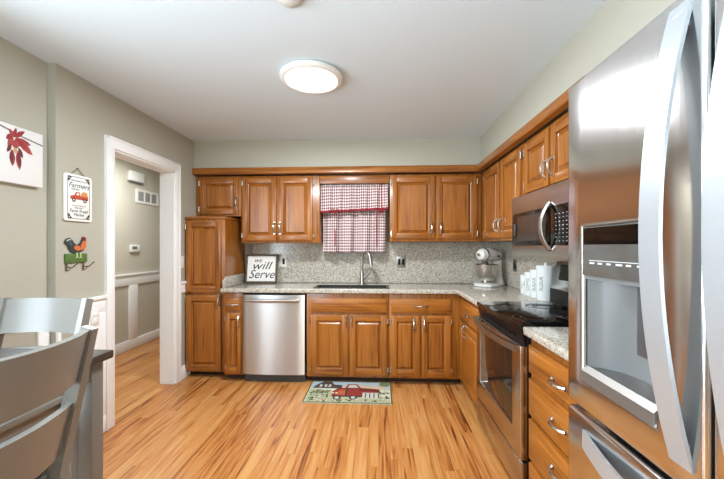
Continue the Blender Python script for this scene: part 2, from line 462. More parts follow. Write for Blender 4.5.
# ================================================================== CABINETS
def pull(mb, c, ax, out, L=0.10):
    """bow pull with two round roses"""
    c, ax, out = Vector(c), Vector(ax), Vector(out)
    pts = []
    for i in range(13):
        u = -1 + 2 * i / 12
        pts.append(c + ax * u * L / 2 + out * (0.004 + 0.026 * (1 - abs(u) ** 3)))
    sc_ = [1.5 if i in (0, 12) else (1.15 if i in (1, 11) else 0.9 + 0.25 * math.exp(-((i - 6) / 2.0) ** 2)) for i in range(13)]
    mb.tube(pts, 0.0070, 0, 8, up=tuple(out.cross(ax)), scale=sc_)
    for s in (-1, 1):
        mb.sweep([c + ax * s * (L / 2 - 0.012), c + ax * s * (L / 2 + 0.014)], [(-0.0085, -0.0), (0.0085, -0.0), (0.0085, 0.005), (-0.0085, 0.005)], tuple(out))
    return mb

def panel_door(x0, x1, z0, z1, yf, drawer=False):
    mb = MB(); T = 0.024
    if drawer:
        mb.box(x0, x1, yf + 0.004, yf + T, z0, z1, 1, bev=0.003)
        mb.box(x0 + 0.012, x1 - 0.012, yf, yf + 0.01, z0 + 0.012, z1 - 0.012, 1, bev=0.004)
        return mb
    s = min(0.056, (x1 - x0) * 0.26); r = 0.058
    for a, b in ((x0, x0 + s), (x1 - s, x1)): mb.box(a, b, yf, yf + T, z0, z1, 0, bev=0.0035)
    for a, b in ((z0, z0 + r), (z1 - r, z1)): mb.box(x0 + s - 0.002, x1 - s + 0.002, yf + 0.0006, yf + T, a, b, 1, bev=0.003)
    ox0, ox1, oz0, oz1 = x0 + s - 0.001, x1 - s + 0.001, z0 + r - 0.001, z1 - r + 0.001
    def ring(i, y): return [(ox0 + i, y, oz0 + i), (ox1 - i, y, oz0 + i), (ox1 - i, y, oz1 - i), (ox0 + i, y, oz1 - i)]
    g = min(0.030, (ox1 - ox0) * 0.25)
    rs = [ring(0, yf + 0.016), ring(0.007, yf + 0.020), ring(g, yf + 0.006), ring(g + 0.0025, yf + 0.002)]
    vs = [p for q in rs for p in q]; fs = []
    for k in range(3):
        for i in range(4): fs.append((k * 4 + i, k * 4 + (i + 1) % 4, k * 4 + 4 + (i + 1) % 4, k * 4 + 4 + i))
    fs.append((12, 13, 14, 15))
    mb.faces(vs, fs, 0)
    return mb

def cabinet(name, label, cat, group, face, u0, u1, front, depth, z0, z1, doors=(), drawers=(), toe=0.0, extra=None):
    """face 'S': front looks to -Y, u is X.  face 'W': front looks to -X, u is Y.
    doors: (ua, ub, za, zb, handle u or None, handle z, hinge u or None); drawers: (ua, ub, za, zb, handle z or None)"""
    if face == 'S': root = thing(name, label, cat, (u0, front, z0), 0, group); L = lambda u: u - u0
    else: root = thing(name, label, cat, (front, u1, z0), -PI / 2, group); L = lambda u: u1 - u
    W = u1 - u0; H = z1 - z0; tk = 0.018
    mb = MB()
    mb.box(0, W, 0, 0.02, toe, H, 0, bev=0.0015)                         # face frame
    mb.box(0, tk, 0.02, depth, toe, H, 0); mb.box(W - tk, W, 0.02, depth, toe, H, 0)
    mb.box(tk, W - tk, 0.02, depth, toe, toe + tk, 1); mb.box(tk, W - tk, depth - tk, depth, toe + tk, H, 0)
    if not toe: mb.box(tk, W - tk, 0.02, depth - tk, H - tk, H, 1)
    mb.build('body', [M['oz'], M['ox']], root, world=False)
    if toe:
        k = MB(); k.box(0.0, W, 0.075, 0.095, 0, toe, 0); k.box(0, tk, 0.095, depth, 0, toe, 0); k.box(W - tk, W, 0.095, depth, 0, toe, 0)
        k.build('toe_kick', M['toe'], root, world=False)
    yf = -0.023
    for ua, ub, za, zb, hu, hz, gu in doors:
        a, b = sorted((L(ua), L(ub)))
        d = panel_door(a, b, za - z0, zb - z0, yf).build('door', [M['oz'], M['ox']], root, world=False)
        if hu is not None: pull(MB(), (L(hu), yf, hz - z0), (0, 0, 1), (0, -1, 0)).build('handle', M['chrome'], d, world=False)
        if gu is not None:
            x = L(gu)
            for zz in (za + 0.055, zb - 0.055):
                hm = MB(); z = zz - z0
                hm.tube([(x, yf + 0.004, z - 0.024), (x, yf + 0.004, z + 0.024)], 0.0055, 0, 8)
                hm.tube([(x, yf + 0.004, z - 0.03), (x, yf + 0.004, z - 0.024)], 0.0035, 0, 8); hm.tube([(x, yf + 0.004, z + 0.024), (x, yf + 0.004, z + 0.03)], 0.0035, 0, 8)
                hm.box(x - 0.010, x + 0.010, yf + 0.006, 0.0, z - 0.02, z + 0.02)
                hm.build('hinge', M['chrome'], d, world=False)
    for ua, ub, za, zb, hz in drawers:
        a, b = sorted((L(ua), L(ub)))
        d = panel_door(a, b, za - z0, zb - z0, yf, True).build('drawer', [M['oz'], M['ox']], root, world=False)
        if hz is not None: pull(MB(), ((a + b) / 2, yf, hz - z0), (1, 0, 0), (0, -1, 0), L=0.105).build('handle', M['chrome'], d, world=False)
    if extra: extra(root, L, z0)
    return root

FB = 3.25      # face frames of the base cabinets on the back wall
def pantry_lip(root, L, z0):
    W = 0.412
    MB().box(0.0, W + 0.012, -0.018, 0.5, 1.60, 1.624, 0, bev=0.006).build('top_moulding', M['ox'], root, world=False)
cabinet('pantry_cabinet', 'tall narrow oak pantry cabinet standing by the doorway, reaching above the counter', 'cabinet', None, 'S', -1.961, -1.549, 3.335, 0.51, 0, 1.602,
        doors=[(-1.945, -1.585, 0.862, 1.575, None, 0, -1.950), (-1.945, -1.585, 0.072, 0.832, -1.597, 0.778, -1.950)], toe=0.055, extra=pantry_lip)
cabinet('base_cabinet', 'slim oak base cabinet with one drawer between the pantry and the dishwasher', 'cabinet', 'oak base cabinets under the worktop', 'S', -1.518, -1.333, FB, 0.59, 0, 0.872,
        doors=[(-1.492, -1.347, 0.088, 0.672, -1.364, 0.59, -1.496)], drawers=[(-1.492, -1.347, 0.700, 0.828, 0.757)], toe=0.065)
cabinet('base_cabinet', 'oak sink base cabinet with two doors and a false front, behind the rug', 'cabinet', 'oak base cabinets under the worktop', 'S', -0.70, 0.093, FB, 0.59, 0, 0.872,
        doors=[(-0.655, -0.297, 0.088, 0.665, -0.316, 0.60, -0.660), (-0.277, 0.078, 0.088, 0.665, -0.260, 0.60, 0.083)], drawers=[(-0.655, 0.078, 0.69, 0.822, None)], toe=0.062)
cabinet('base_cabinet', 'oak base cabinet with a wide drawer over two doors, beside the corner', 'cabinet', 'oak base cabinets under the worktop', 'S', 0.097, 0.772, FB, 0.59, 0, 0.872,
        doors=[(0.117, 0.388, 0.088, 0.665, 0.330, 0.58, 0.112), (0.405, 0.680, 0.088, 0.665, 0.428, 0.58, 0.685)], drawers=[(0.117, 0.680, 0.69, 0.822, 0.757)], toe=0.062)
cabinet('base_cabinet', 'narrow oak base cabinet with one small drawer, left of the range', 'cabinet', 'oak base cabinets under the worktop', 'W', 2.575, 3.245, 0.775, 0.58, 0, 0.872,
        doors=[(2.62, 3.205, 0.085, 0.640, 3.005, 0.575, 3.21)], drawers=[(2.62, 3.205, 0.665, 0.840, 0.735)], toe=0.065)
cabinet('drawer_cabinet', 'oak cabinet of four stacked drawers between the range and the refrigerator', 'cabinet', None, 'W', 1.06, 1.762, 0.775, 0.58, 0, 0.872,
        drawers=[(1.155, 1.75, 0.69, 0.828, 0.748), (1.155, 1.75, 0.478, 0.66, 0.572), (1.155, 1.75, 0.255, 0.455, 0.367), (1.155, 1.75, 0.07, 0.235, 0.15)], toe=0.055)
FU = 3.535
UG = 'oak wall cabinets under the cornice'
cabinet('wall_cabinet', 'small square oak wall cabinet directly above the pantry', 'cabinet', UG, 'S', -1.961, -1.466, FU, 0.312, 1.645, 2.072,
        doors=[(-1.915, -1.492, 1.665, 2.048, -1.506, 1.79, -1.918)])
cabinet('wall_cabinet', 'two-door oak wall cabinet left of the gingham curtain', 'cabinet', UG, 'S', -1.462, -0.625, FU, 0.312, 1.362, 2.072,
        doors=[(-1.445, -1.082, 1.385, 2.048, -1.103, 1.516, -1.449), (-1.062, -0.695, 1.385, 2.048, -1.040, 1.516, -0.690)])
cabinet('wall_cabinet', 'two-door oak wall cabinet right of the gingham curtain', 'cabinet', UG, 'S', 0.115, 1.048, FU, 0.312, 1.375, 2.072,
        doors=[(0.132, 0.572, 1.402, 2.045, 0.540, 1.512, 0.128), (0.592, 1.003, 1.402, 2.045, 0.632, 1.512, 1.008)])
cabinet('wall_cabinet', 'two-door oak wall cabinet on the right wall, between the corner and the microwave', 'cabinet', UG, 'W', 2.493, 3.53, 1.05, 0.315, 1.372, 2.072,
        doors=[(2.955, 3.385, 1.398, 2.045, 3.005, 1.505, 3.39), (2.53, 2.925, 1.398, 2.045, 2.885, 1.505, 2.525)])
cabinet('wall_cabinet', 'short two-door oak wall cabinet directly above the microwave', 'cabinet', UG, 'W', 1.69, 2.489, 1.05, 0.315, 1.672, 2.072,
        doors=[(2.11, 2.46, 1.695, 2.045, 2.140, 1.80, 2.465), (1.72, 2.085, 1.695, 2.045, 2.055, 1.80, 1.715)])
# board closing the gap above the curtain
tag(MB().box(-0.621, 0.111, 3.537, 3.556, 1.985, 2.07, 0, bev=0.002).build('fascia_board', M['ox']), 'oak board bridging the two wall cabinets above the curtain', 'board')

# ------------------------------------------------------------------ worktop, splashback, sink
SX0, SX1, SY0, SY1 = -0.635, 0.088, 3.285, 3.545
mb = MB()
xs = [-1.542, SX0, SX1, 0.735, 1.365]; ys = [2.572, 3.212, SY0, SY1, 3.818]
mb.cells(xs, ys, 0.8735, 0.914, {(0, 0), (1, 0), (2, 0), (1, 2)}, bev=0.007)
tag(mb.build('worktop', M['granite']), 'long speckled granite worktop holding the sink, running round the corner to the range', 'worktop')
tag(MB().box(0.735, 1.365, 1.05, 1.768, 0.8735, 0.914, 0, bev=0.007).build('worktop', M['granite']), 'short speckled granite worktop on top of the four-drawer cabinet', 'worktop')
tag(MB().box(-1.458, 1.365, 3.82, 3.848, 0.915, 1.37, 0).build('splashback', M['granite']), 'full-height speckled granite splashback on the back wall behind the faucet', 'splashback')
tag(MB().box(1.342, 1.368, 1.05, 3.819, 0.915, 1.37, 0).build('splashback', M['granite']), 'speckled granite splashback on the right wall behind the canisters', 'splashback')
tag(MB().prism([(-1.542, 3.26, 0.915), (-1.542, 3.815, 0.915), (-1.542, 3.815, 1.02), (-1.542, 3.32, 1.02), (-1.542, 3.26, 0.985)], (0.02, 0, 0), 0, bev=0.002).build('side_splash', M['granite']),
    'low granite side splash against the side of the pantry, left of the framed sign', 'splashback')
sk = thing('sink', 'dark undermount sink basin let into the long worktop under the curtain', 'sink', ((SX0 + SX1) / 2, (SY0 + SY1) / 2, 0.70))
mb = MB(); a, b_, c, d = SX0 + 0.003, SX1 - 0.003, SY0 + 0.003, SY1 - 0.003; q = 0.01
mb.box(a, a + q, c, d, 0.70, 0.916); mb.box(b_ - q, b_, c, d, 0.70, 0.916); mb.box(a + q, b_ - q, c, c + q, 0.70, 0.916); mb.box(a + q, b_ - q, d - q, d, 0.70, 0.916)
mb.box(a, b_, c, d, 0.69, 0.702)
mb.box(-0.285, -0.265, c + q, d - q, 0.70, 0.86, bev=0.006)
mb.cells([a - 0.016, a + q, b_ - q, b_ + 0.016], [c - 0.016, c + q, d - q, d + 0.016], 0.9145, 0.918, {(1, 1)}, bev=0.0015)
mb.build('basin', M['sink'], sk)
for x in (-0.45, -0.09): MB().lathe([(0.0, 0.703), (0.03, 0.703), (0.04, 0.7045), (0.042, 0.7025)], (x, 3.42, 0)).build('drain', M['chrome'], sk)

fa = thing('faucet', 'tall chrome gooseneck kitchen faucet standing behind the sink', 'faucet', (-0.180, 3.612, 0.914))
fx, fy = -0.180, 3.612
MB().lathe([(0, 0.9145), (0.030, 0.9145), (0.030, 0.922), (0.025, 0.93), (0.022, 1.03), (0.017, 1.06), (0, 1.06)], (fx, fy, 0), n=20).build('base', M['brushed'], fa)
pts = [(fx, fy, 1.05), (fx, fy, 1.19)]
for i in range(1, 13):
    an = PI * i / 13
    q = 0.055 * (1 - math.cos(an))
    pts.append((fx + q * 0.8, fy - q * 0.6, 1.19 + 0.072 * math.sin(an)))
MB().tube(pts, 0.0145, 0, 12, up=(0.6, 0.8, 0)).build('spout', M['brushed'], fa)
e = Vector(pts[-1]); MB().tube([e + Vector((-0.002, 0.002, 0.012)), e + Vector((0.006, -0.005, -0.03)), e + Vector((0.014, -0.01, -0.085))], 0.019, 0, 12, up=(0.6, 0.8, 0)).build('spray_head', M['brushed'], fa)
MB().tube([(fx + 0.018, fy, 0.985), (fx + 0.045, fy - 0.003, 1.00), (fx + 0.078, fy - 0.005, 1.05)], 0.010, 0, 8, scale=[1.5, 1.1, 0.9]).build('lever', M['brushed'], fa)

# ================================================================== APPLIANCES
# dishwasher
dw = thing('dishwasher', 'stainless steel dishwasher with a towel-bar handle under the worktop', 'dishwasher', (-1.018, 3.24, 0))
MB().box(-1.322, -0.714, 3.245, 3.83, 0.09, 0.868).build('body', M['dark'], dw)
mb = MB(); n = 16
pr = []
for i in range(n + 1):
    u = -1 + 2 * i / n; pr.append((-1.018 + u * 0.303, 3.206 + 0.012 * u * u + (0.006 if i in (0, n) else 0)))
pr += [(-0.715, 3.225), (-1.321, 3.225)]
mb.prism([(x, y, 0.086) for x, y in pr], (0, 0, 0.768))
MB_d = mb.build('door', M['steeld'], dw)
mb = MB(); pts = [(-1.018 + u * 0.258, 3.165 + 0.012 * u * u, 0.805 - 0.0 * u) for u in [-1 + 2 * i / 12 for i in range(13)]]
mb.sweep(pts, [(0.011 * math.cos(2 * PI * i / 10), 0.015 * math.sin(2 * PI * i / 10)) for i in range(10)])
for s in (-1, 1): mb.box(-1.018 + s * 0.24 - 0.012, -1.018 + s * 0.24 + 0.012, 3.17, 3.215, 0.795, 0.815, bev=0.003)
mb.build('handle', M['brushed'], MB_d)
MB().box(-1.32, -0.716, 3.27, 3.29, 0.0, 0.085).box(-1.32, -1.29, 3.29, 3.80, 0, 0.085).box(-0.746, -0.716, 3.29, 3.80, 0, 0.085).build('toe_kick', M['dgrey'], dw)

# range
rg = thing('range', 'stainless steel range with a black glass cooktop and a bowed oven handle', 'stove', (0.75, 2.17, 0))
RA, RB = 1.780, 2.560
mb = MB(); mb.box(0.765, 1.335, RA, RB, 0.03, 0.885, bev=0.002)
for y in (RA + 0.04, RB - 0.04):
    for x in (0.82, 1.28): mb.lathe([(0, 0), (0.018, 0), (0.014, 0.032), (0, 0.032)], (x, y, 0), n=10)
mb.build('body', M['dark'], rg)
ck = MB()
ck.prism([(0.728, RA, 0.915), (0.722, (RA + RB) / 2, 0.915), (0.728, RB, 0.915), (1.27, RB, 0.915), (1.27, RA, 0.915)], (0, 0, -0.03), 0, bev=0.004)
ckt = ck.build('cooktop', M['glass'], rg)
for x, y, r in ((0.88, 1.98, 0.11), (0.88, 2.37, 0.085), (1.12, 1.98, 0.08), (1.12, 2.37, 0.11)):
    mb = MB()
    for q in (r, r * 0.6): mb.lathe([(q - 0.003, 0.9155), (q, 0.9158), (q + 0.001, 0.9152)], (x, y, 0), n=40)
    mb.build('burner_ring', C(44, 43, 43, 0.3), ckt)
mb = MB()   # black band with vent slots between cooktop and oven door
mb.prism([(0.736, RA + 0.004, 0.884), (0.752, RA + 0.004, 0.808), (0.775, RA + 0.004, 0.808), (0.775, RA + 0.004, 0.884)], (0, RB - RA - 0.008, 0), 0)
for k in range(9):
    y = RA + 0.10 + k * 0.068; mb.box(0.738, 0.75, y, y + 0.045, 0.835, 0.841); mb.box(0.738, 0.75, y, y + 0.045, 0.85, 0.856)
mb.build('vent_band', M['dark'], rg)
od = MB(); od.cells([RA + 0.004, RA + 0.115, RB - 0.075, RB - 0.004], [0.215, 0.345, 0.748, 0.806], 0, 0.038, {(1, 1)}, bev=0.004)
od.xf(lambda v: Vector((0.768 - v.z, v.x, v.y)))
odo = od.build('oven_door', M['steelh'], rg)
MB().box(0.738, 0.760, RA + 0.108, RB - 0.068, 0.338, 0.755, bev=0.003).build('window', M['ovenglass'], odo)
mb = MB(); pts = []
for i in range(17):
    u = -1 + 2 * i / 16; pts.append((0.664 + 0.045 * u * u, (RA + RB) / 2 + u * 0.375, 0.795))
mb.sweep(pts, [(-0.009, -0.017), (0.007, -0.019), (0.01, 0), (0.007, 0.019), (-0.009, 0.017)])
for s in (-1, 1): mb.box(0.70, 0.735, (RA + RB) / 2 + s * 0.36 - 0.016, (RA + RB) / 2 + s * 0.36 + 0.016, 0.780, 0.810, bev=0.004)
mb.build('handle', M['brushed'], odo)
MB().box(0.732, 0.766, RA + 0.004, RB - 0.004, 0.035, 0.203, bev=0.005).build('drawer', M['steelh'], rg)
bg = MB()
bg.prism([(1.272, RA, 0.916), (1.335, RA, 0.916), (1.335, RA, 1.21), (1.305, RA, 1.215), (1.283, RA, 1.06), (1.262, RA, 1.02)], (0, RB - RA, 0), 0, bev=0.005)
bgo = bg.build('backguard', M['steelh'], rg)
mb = MB(); mb.prism([(1.2845, RA + 0.05, 1.085), (1.3005, RA + 0.05, 1.195), (1.31, RA + 0.05, 1.195), (1.295, RA + 0.05, 1.085)], (0, RB - RA - 0.12, 0))
cp = mb.build('control_panel', M['glass'], bgo)
mb = MB(); mb.prism([(1.258, RA + 0.002, 0.917), (1.26, RA + 0.002, 1.017), (1.275, RA + 0.002, 1.03), (1.275, RA + 0.002, 0.917)], (0, RB - RA - 0.004, 0))
mb.build('lower_band', M['dark'], bgo)

# microwave
MA, MBY = 1.735, 2.486
mw = thing('microwave', 'stainless over-the-range microwave with a curved handle and dark window', 'microwave', (0.96, 2.11, 1.25))
MB().box(0.985, 1.340, MA, MBY, 1.255, 1.668, bev=0.002).build('body', M['dark'], mw)
mb = MB(); mb.prism([(0.962, MA, 1.548), (0.952, MA, 1.60), (0.957, MA, 1.664), (0.99, MA, 1.666), (0.99, MA, 1.548)], (0, MBY - MA, 0), 0)
mb.prism([(0.962, MA, 1.328), (0.958, MA, 1.29), (0.968, MA, 1.252), (0.99, MA, 1.252), (0.99, MA, 1.328)], (0, MBY - MA, 0), 0)
mb.build('trim_strip', M['steelh'], mw)
dr = MB().box(0.958, 0.986, 1.945, MBY, 1.33, 1.546, bev=0.003).build('door', M['glass'], mw)
MB().box(0.9555, 0.96, 1.99, 2.39, 1.36, 1.525, bev=0.002).build('window', C(58, 46, 40, 0.25), dr)
MB().box(0.9545, 0.958, 2.42, 2.45, 1.40, 1.48, bev=0.001).build('badge', M['dgrey'], dr)
mb = MB(); pts = []
for i in range(17):
    u = -1 + 2 * i / 16; pts.append((0.914 + 0.044 * u * u, 1.955 + 0.012 * (1 - u * u), 1.437 + 0.135 * u))
mb.sweep(pts, [(0.020 * math.cos(2 * PI * i / 12), 0.011 * math.sin(2 * PI * i / 12)) for i in range(12)], up=(1, 0, 0))
mb.build('handle', M['brushed'], dr)
mb = MB().box(0.958, 0.986, MA, 1.941, 1.33, 1.546, bev=0.003)
for r_ in range(8):
    for c_ in range(4):
        y = MA + 0.035 + c_ * 0.035; z = 1.35 + r_ * 0.021; wd = 0.005 + 0.008 * random.random()
        mb.faces([(0.9575, y, z), (0.9575, y + wd, z), (0.9575, y + wd, z + 0.0035), (0.9575, y, z + 0.0035)], [(0, 1, 2, 3)], 1)
mb.build('keypad', [M['glass'], C(205, 205, 205)], mw)

# refrigerator (front looks to -X)
FX = 0.557
fr = thing('refrigerator', 'tall stainless French-door refrigerator with water and ice dispenser in the foreground', 'refrigerator', (0.9, 0.6, 0))
mb = MB(); mb.box(0.645, 1.33, 0.185, 1.028, 0.03, 1.755, bev=0.006)
for y in (0.23, 0.97):
    for x in (0.70, 1.27): mb.lathe([(0, 0), (0.02, 0), (0.016, 0.032), (0, 0.032)], (x, y, 0), n=10)
mb.build('body', M['dgrey'], fr)
def slab(y0, y1, z0, z1, hole=None):
    mb = MB(); T = 0.083
    if hole:
        a, b, c, d = hole; mb.cells([y0, a, b, y1], [z0, c, d, z1], 0, T, {(1, 1)}, bev=0.010)
    else: mb.box(y0, y1, z0, z1, 0, T, bev=0.012, seg=3)
    return mb.xf(lambda v: Vector((FX + T - v.z, v.x, v.y)))
H0, H1, HZ0, HZ1 = 0.712, 0.957, 0.96, 1.375
dl = slab(0.605, 1.031, 0.876, 1.790, (H0, H1, HZ0, HZ1)).build('door', M['steel'], fr)
dr_ = slab(0.182, 0.597, 0.876, 1.790).build('door', M['steel'], fr)
fz = slab(0.182, 1.031, 0.10, 0.862).build('freezer_drawer', M['steel'], fr)
MB().box(0.585, 0.645, 0.19, 1.01, 0.03, 0.095).build('base_grille', M['dgrey'], fr)
for y in (0.95, 0.21): MB().box(0.60, 0.72, y, y + 0.06, 1.756, 1.785, bev=0.005).build('hinge_cover', M['dgrey'], fr)
# dispenser
mb = MB(); mb.box(FX + 0.001, FX + 0.05, H0, H1, 1.245, HZ1, bev=0.001)
dp = mb.build('dispenser_panel', M['panel'], dl)
mb = MB(); mb.faces([(FX + 0.0005, y, z) for y, z in ((H1 - 0.03, 1.285), (H0 + 0.02, 1.285), (H0 + 0.02, 1.2868), (H1 - 0.03, 1.2868))], [(0, 1, 2, 3)])
for k, wd in enumerate((0.020, 0.018, 0.016, 0.022, 0.016, 0.032)):
    y = H1 - 0.032 - k * 0.033
    mb.faces([(FX + 0.0005, y, 1.277), (FX + 0.0005, y - wd, 1.277), (FX + 0.0005, y - wd, 1.2815), (FX + 0.0005, y, 1.2815)], [(0, 1, 2, 3)])
mb.build('panel_print', C(196, 196, 194), dp)
MB().box(FX + 0.0002, FX + 0.002, H0 + 0.006, H1 - 0.006, 1.328, 1.372).build('panel_display', M['glass'], dp)
mb = MB(); N = 14; ys_ = [H0 + 0.004 + (H1 - H0 - 0.008) * i / N for i in range(N + 1)]
def bx_(i): return FX + 0.012 + 0.062 * math.sin(PI * i / N) ** 0.6
vs = []; fs = []
for z in (0.995, 1.244):
    for i, y in enumerate(ys_): vs.append((bx_(i), y, z))
for i in range(N): fs.append((i, i + 1, N + 2 + i, N + 1 + i))
mb.faces(vs, fs)
mb.prism([(FX + 0.006, H0 + 0.002, 1.245), (FX + 0.08, H0 + 0.002, 1.245), (FX + 0.08, H0 + 0.002, 1.235), (FX + 0.006, H0 + 0.002, 1.235)], (0, H1 - H0 - 0.004, 0))
mb.build('dispenser_recess', M['grey'], dl)
mb = MB()
mb.prism([(FX - 0.002, H0, HZ0 - 0.004), (FX - 0.002, H0, 0.985), (FX + 0.012, H0, 0.998), (FX + 0.03, H0, 0.996), (FX + 0.08, H0, 1.003), (FX + 0.08, H0, HZ0)], (0, H1 - H0, 0), 0)
mb.build('drip_tray', M['tray'], dl)
MB().box(FX + 0.028, FX + 0.04, 0.755, 0.80, 1.075, 1.235, bev=0.004).build('paddle', M['dgrey'], dl)
# handles: wide flat bars bowed outwards
def bar_handle(y0, y1, za, zb, bow):
    mb = MB(); n = 24; q = []
    for i in range(n + 1):
        u = -1 + 2 * i / n; q.append((FX - 0.004 - bow * (1 - u * u), za + (zb - za) * i / n))
    rings = []
    for x, z in q:
        rings.append([mb.bm.verts.new(p) for p in ((x, y0, z), (x, y1, z), (x + 0.010, y1 - 0.004, z), (x + 0.010, y0 + 0.004, z))])
    for a, b in zip(rings, rings[1:]):
        for j in range(4): mb.bm.faces.new((a[j], a[(j + 1) % 4], b[(j + 1) % 4], b[j]))
    mb.bm.faces.new(rings[0]); mb.bm.faces.new(rings[-1][::-1])
    for z in (za + 0.03, zb - 0.03): mb.box(FX - 0.010, FX + 0.004, (y0 + y1) / 2 - 0.012, (y0 + y1) / 2 + 0.012, z - 0.015, z + 0.015, bev=0.003)
    return mb
bar_handle(0.626, 0.673, 0.92, 1.768, 0.057).build('handle', M['fhandle'], dl)
bar_handle(0.507, 0.554, 0.92, 1.768, 0.050).build('handle', M['fhandle'], dr_)
mb = bar_handle(0.775, 0.825, 0.25, 0.95, 0.045)
mb.xf(lambda v: Vector((v.x, v.z, v.y)))
mb.build('handle', M['fhandle'], fz)

# ================================================================== CURTAIN
def cloth(x0, x1, z0, z1, yc, amp, waves, seed, full, gather=0.0, nx=180, nz=24, sag=0.0, tilt=0.0):
    rnd = random.Random(seed)
    ph = [(rnd.uniform(0.7, 1.3), rnd.uniform(0, 6.28)) for _ in range(3)]
    me = bpy.data.meshes.new('curtain_cloth'); vs = []; uvs = []
    for j in range(nz + 1):
        t = j / nz
        for i in range(nx + 1):
            s = i / nx
            a = amp * (0.35 + 0.65 * min(1, t * 2.2))
            y = yc - a * (0.6 * math.sin(2 * PI * waves * s * ph[0][0] + ph[0][1]) + 0.35 * math.sin(2 * PI * waves * 1.7 * s * ph[1][0] + ph[1][1] + t))
            y += 0.25 * amp * (1 - min(1, t * 5)) * math.sin(2 * PI * waves * 4 * s)
            inset = gather * t * t
            x = x0 + inset + (x1 - x0 - 2 * inset) * s + 0.004 * math.sin(2 * PI * waves * s * ph[2][0] + ph[2][1])
            z = z1 + (z0 + tilt * (s - 0.5) - z1) * t - sag * t * (1 - math.cos(2 * PI * waves * s + seed)) * 0.5
            vs.append((x, y, z)); uvs.append((s * full, (z1 - z0) * t))
    fs = [(j * (nx + 1) + i, j * (nx + 1) + i + 1, (j + 1) * (nx + 1) + i + 1, (j + 1) * (nx + 1) + i) for j in range(nz) for i in range(nx)]
    me.from_pydata(vs, [], fs); lay = me.uv_layers.new(name='UVMap')
    for lp in me.loops: lay.data[lp.index].uv = uvs[lp.vertex_index]
    for p_ in me.polygons: p_.use_smooth = True
    return me, vs, nx, nz
cu = thing('window_curtain', 'two-tier red and white gingham curtain hanging between the wall cabinets above the sink', 'curtain', (-0.26, 3.60, 1.25))
def cloth_part(name, args, mat, **k):
    me, vs, nx, nz = cloth(*args, **k)
    o = bpy.data.objects.new(name, me); COL.objects.link(o); o.parent = cu; o.location = -Vector(cu.location)
    me.materials.append(mat)
    md = o.modifiers.new('thickness', 'SOLIDIFY'); md.thickness = 0.0025; md.offset = 0
    return vs, nx, nz
cloth_part('curtain_panel', (-0.612, 0.075, 1.255, 1.72, 3.672, 0.040, 5, 3, 1.12), M['gingham'], gather=0.0)
vs, nx, nz = cloth_part('valance', (-0.618, 0.100, 1.710, 1.982, 3.584, 0.022, 6, 11, 1.02), M['gingham'], tilt=0.035)
bot = [Vector(v) for v in vs[nz * (nx + 1):]]
mb = MB()
pts = [p + Vector((0, -0.004, 0.006 * math.sin(i * 1.9))) for i, p in enumerate(bot)]
mb.sweep(pts, [(-0.003, -0.009), (0.003, -0.009), (0.003, 0.009), (-0.003, 0.009)])
tr = mb.build('ruffle_trim', M['red'], cu)
col = [Vector(vs[j * (nx + 1) + int(nx * 0.90)]) for j in range(nz + 1)]
MB().sweep([p + Vector((0, -0.004, 0)) for p in col], [(-0.006, -0.0015), (0.006, -0.0015), (0.006, 0.0015), (-0.006, 0.0015)], up=(0, 1, 0)).build('ribbon', M['red'], cu)
for x, z0_, z1_ in ((-0.03, 1.33, 1.70), (-0.475, 1.33, 1.50)):
    MB().sweep([(x, 3.636, z0_), (x + 0.002, 3.636, (z0_ + z1_) / 2), (x, 3.636, z1_)], [(-0.005, -0.0015), (0.005, -0.0015), (0.005, 0.0015), (-0.005, 0.0015)], up=(0, 1, 0)).build('ribbon', M['red'], cu)
for x in (-0.465, 0.02):
    mb = MB(); z = 1.702
    for s in (-1, 1):
        mb.tube([(x, 3.566, z), (x + s * 0.025, 3.56, z + 0.016), (x + s * 0.042, 3.562, z + 0.004), (x + s * 0.022, 3.564, z - 0.006), (x, 3.566, z)], 0.005, 0, 8, up=(0, 1, 0))
        mb.tube([(x, 3.566, z), (x + s * 0.012, 3.564, z - 0.05)], 0.004, 0, 6, up=(0, 1, 0))
    mb.lathe([(0, -0.009), (0.009, -0.003), (0.009, 0.003), (0, 0.009)], (x, 3.564, z), n=10)
    mb.build('bow', M['red'], cu)
MB().tube([(-0.624, 3.60, 1.965), (0.114, 3.60, 1.965)], 0.006, 0, 8).build('curtain_rod', M['plate'], cu)

# ================================================================== THINGS ON THE WORKTOP
# framed sign
sg = thing('framed_sign', 'white square sign with black handwritten lettering in a brown frame leaning on the splashback', 'sign', (-1.312, 3.69, 0.9145), 0.04)
SW, SH = 0.352, 0.318
def lean(v):  # lean back about the bottom edge
    a = 0.16; return Vector((v.x, v.y * math.cos(a) + v.z * math.sin(a), v.z * math.cos(a) - v.y * math.sin(a)))
mb = MB(); fw = 0.018
for a, b in ((-SW / 2, -SW / 2 + fw), (SW / 2 - fw, SW / 2)): mb.box(a, b, 0, 0.03, 0, SH, bev=0.002)
for a, b in ((0, fw), (SH - fw, SH)): mb.box(-SW / 2 + fw - 0.001, SW / 2 - fw + 0.001, 0.0, 0.03, a, b, bev=0.002)
mb.xf(lambda v: lean(v) + Vector((0, 0, 0.005))).build('frame', M['brownf'], sg, world=False)
bo = MB().box(-SW / 2 + fw, SW / 2 - fw, 0.012, 0.026, fw, SH - fw).xf(lambda v: lean(v) + Vector((0, 0, 0.005))).build('board', M['paper'], sg, world=False)
mb = MB()
put_text(mb, 'we', 0.075, (-0.045, 0.0112, 0.252), (1, 0.0, 0), (0.0, 0, 1), shear=0.35)
put_text(mb, 'will', 0.125, (-0.01, 0.0112, 0.188), (1, 0, 0), (0, 0, 1), shear=0.35, wide=1.25)
put_text(mb, 'Serve', 0.135, (0.0, 0.0112, 0.092), (1, 0, 0), (0, 0, 1), shear=0.35, wide=0.95)
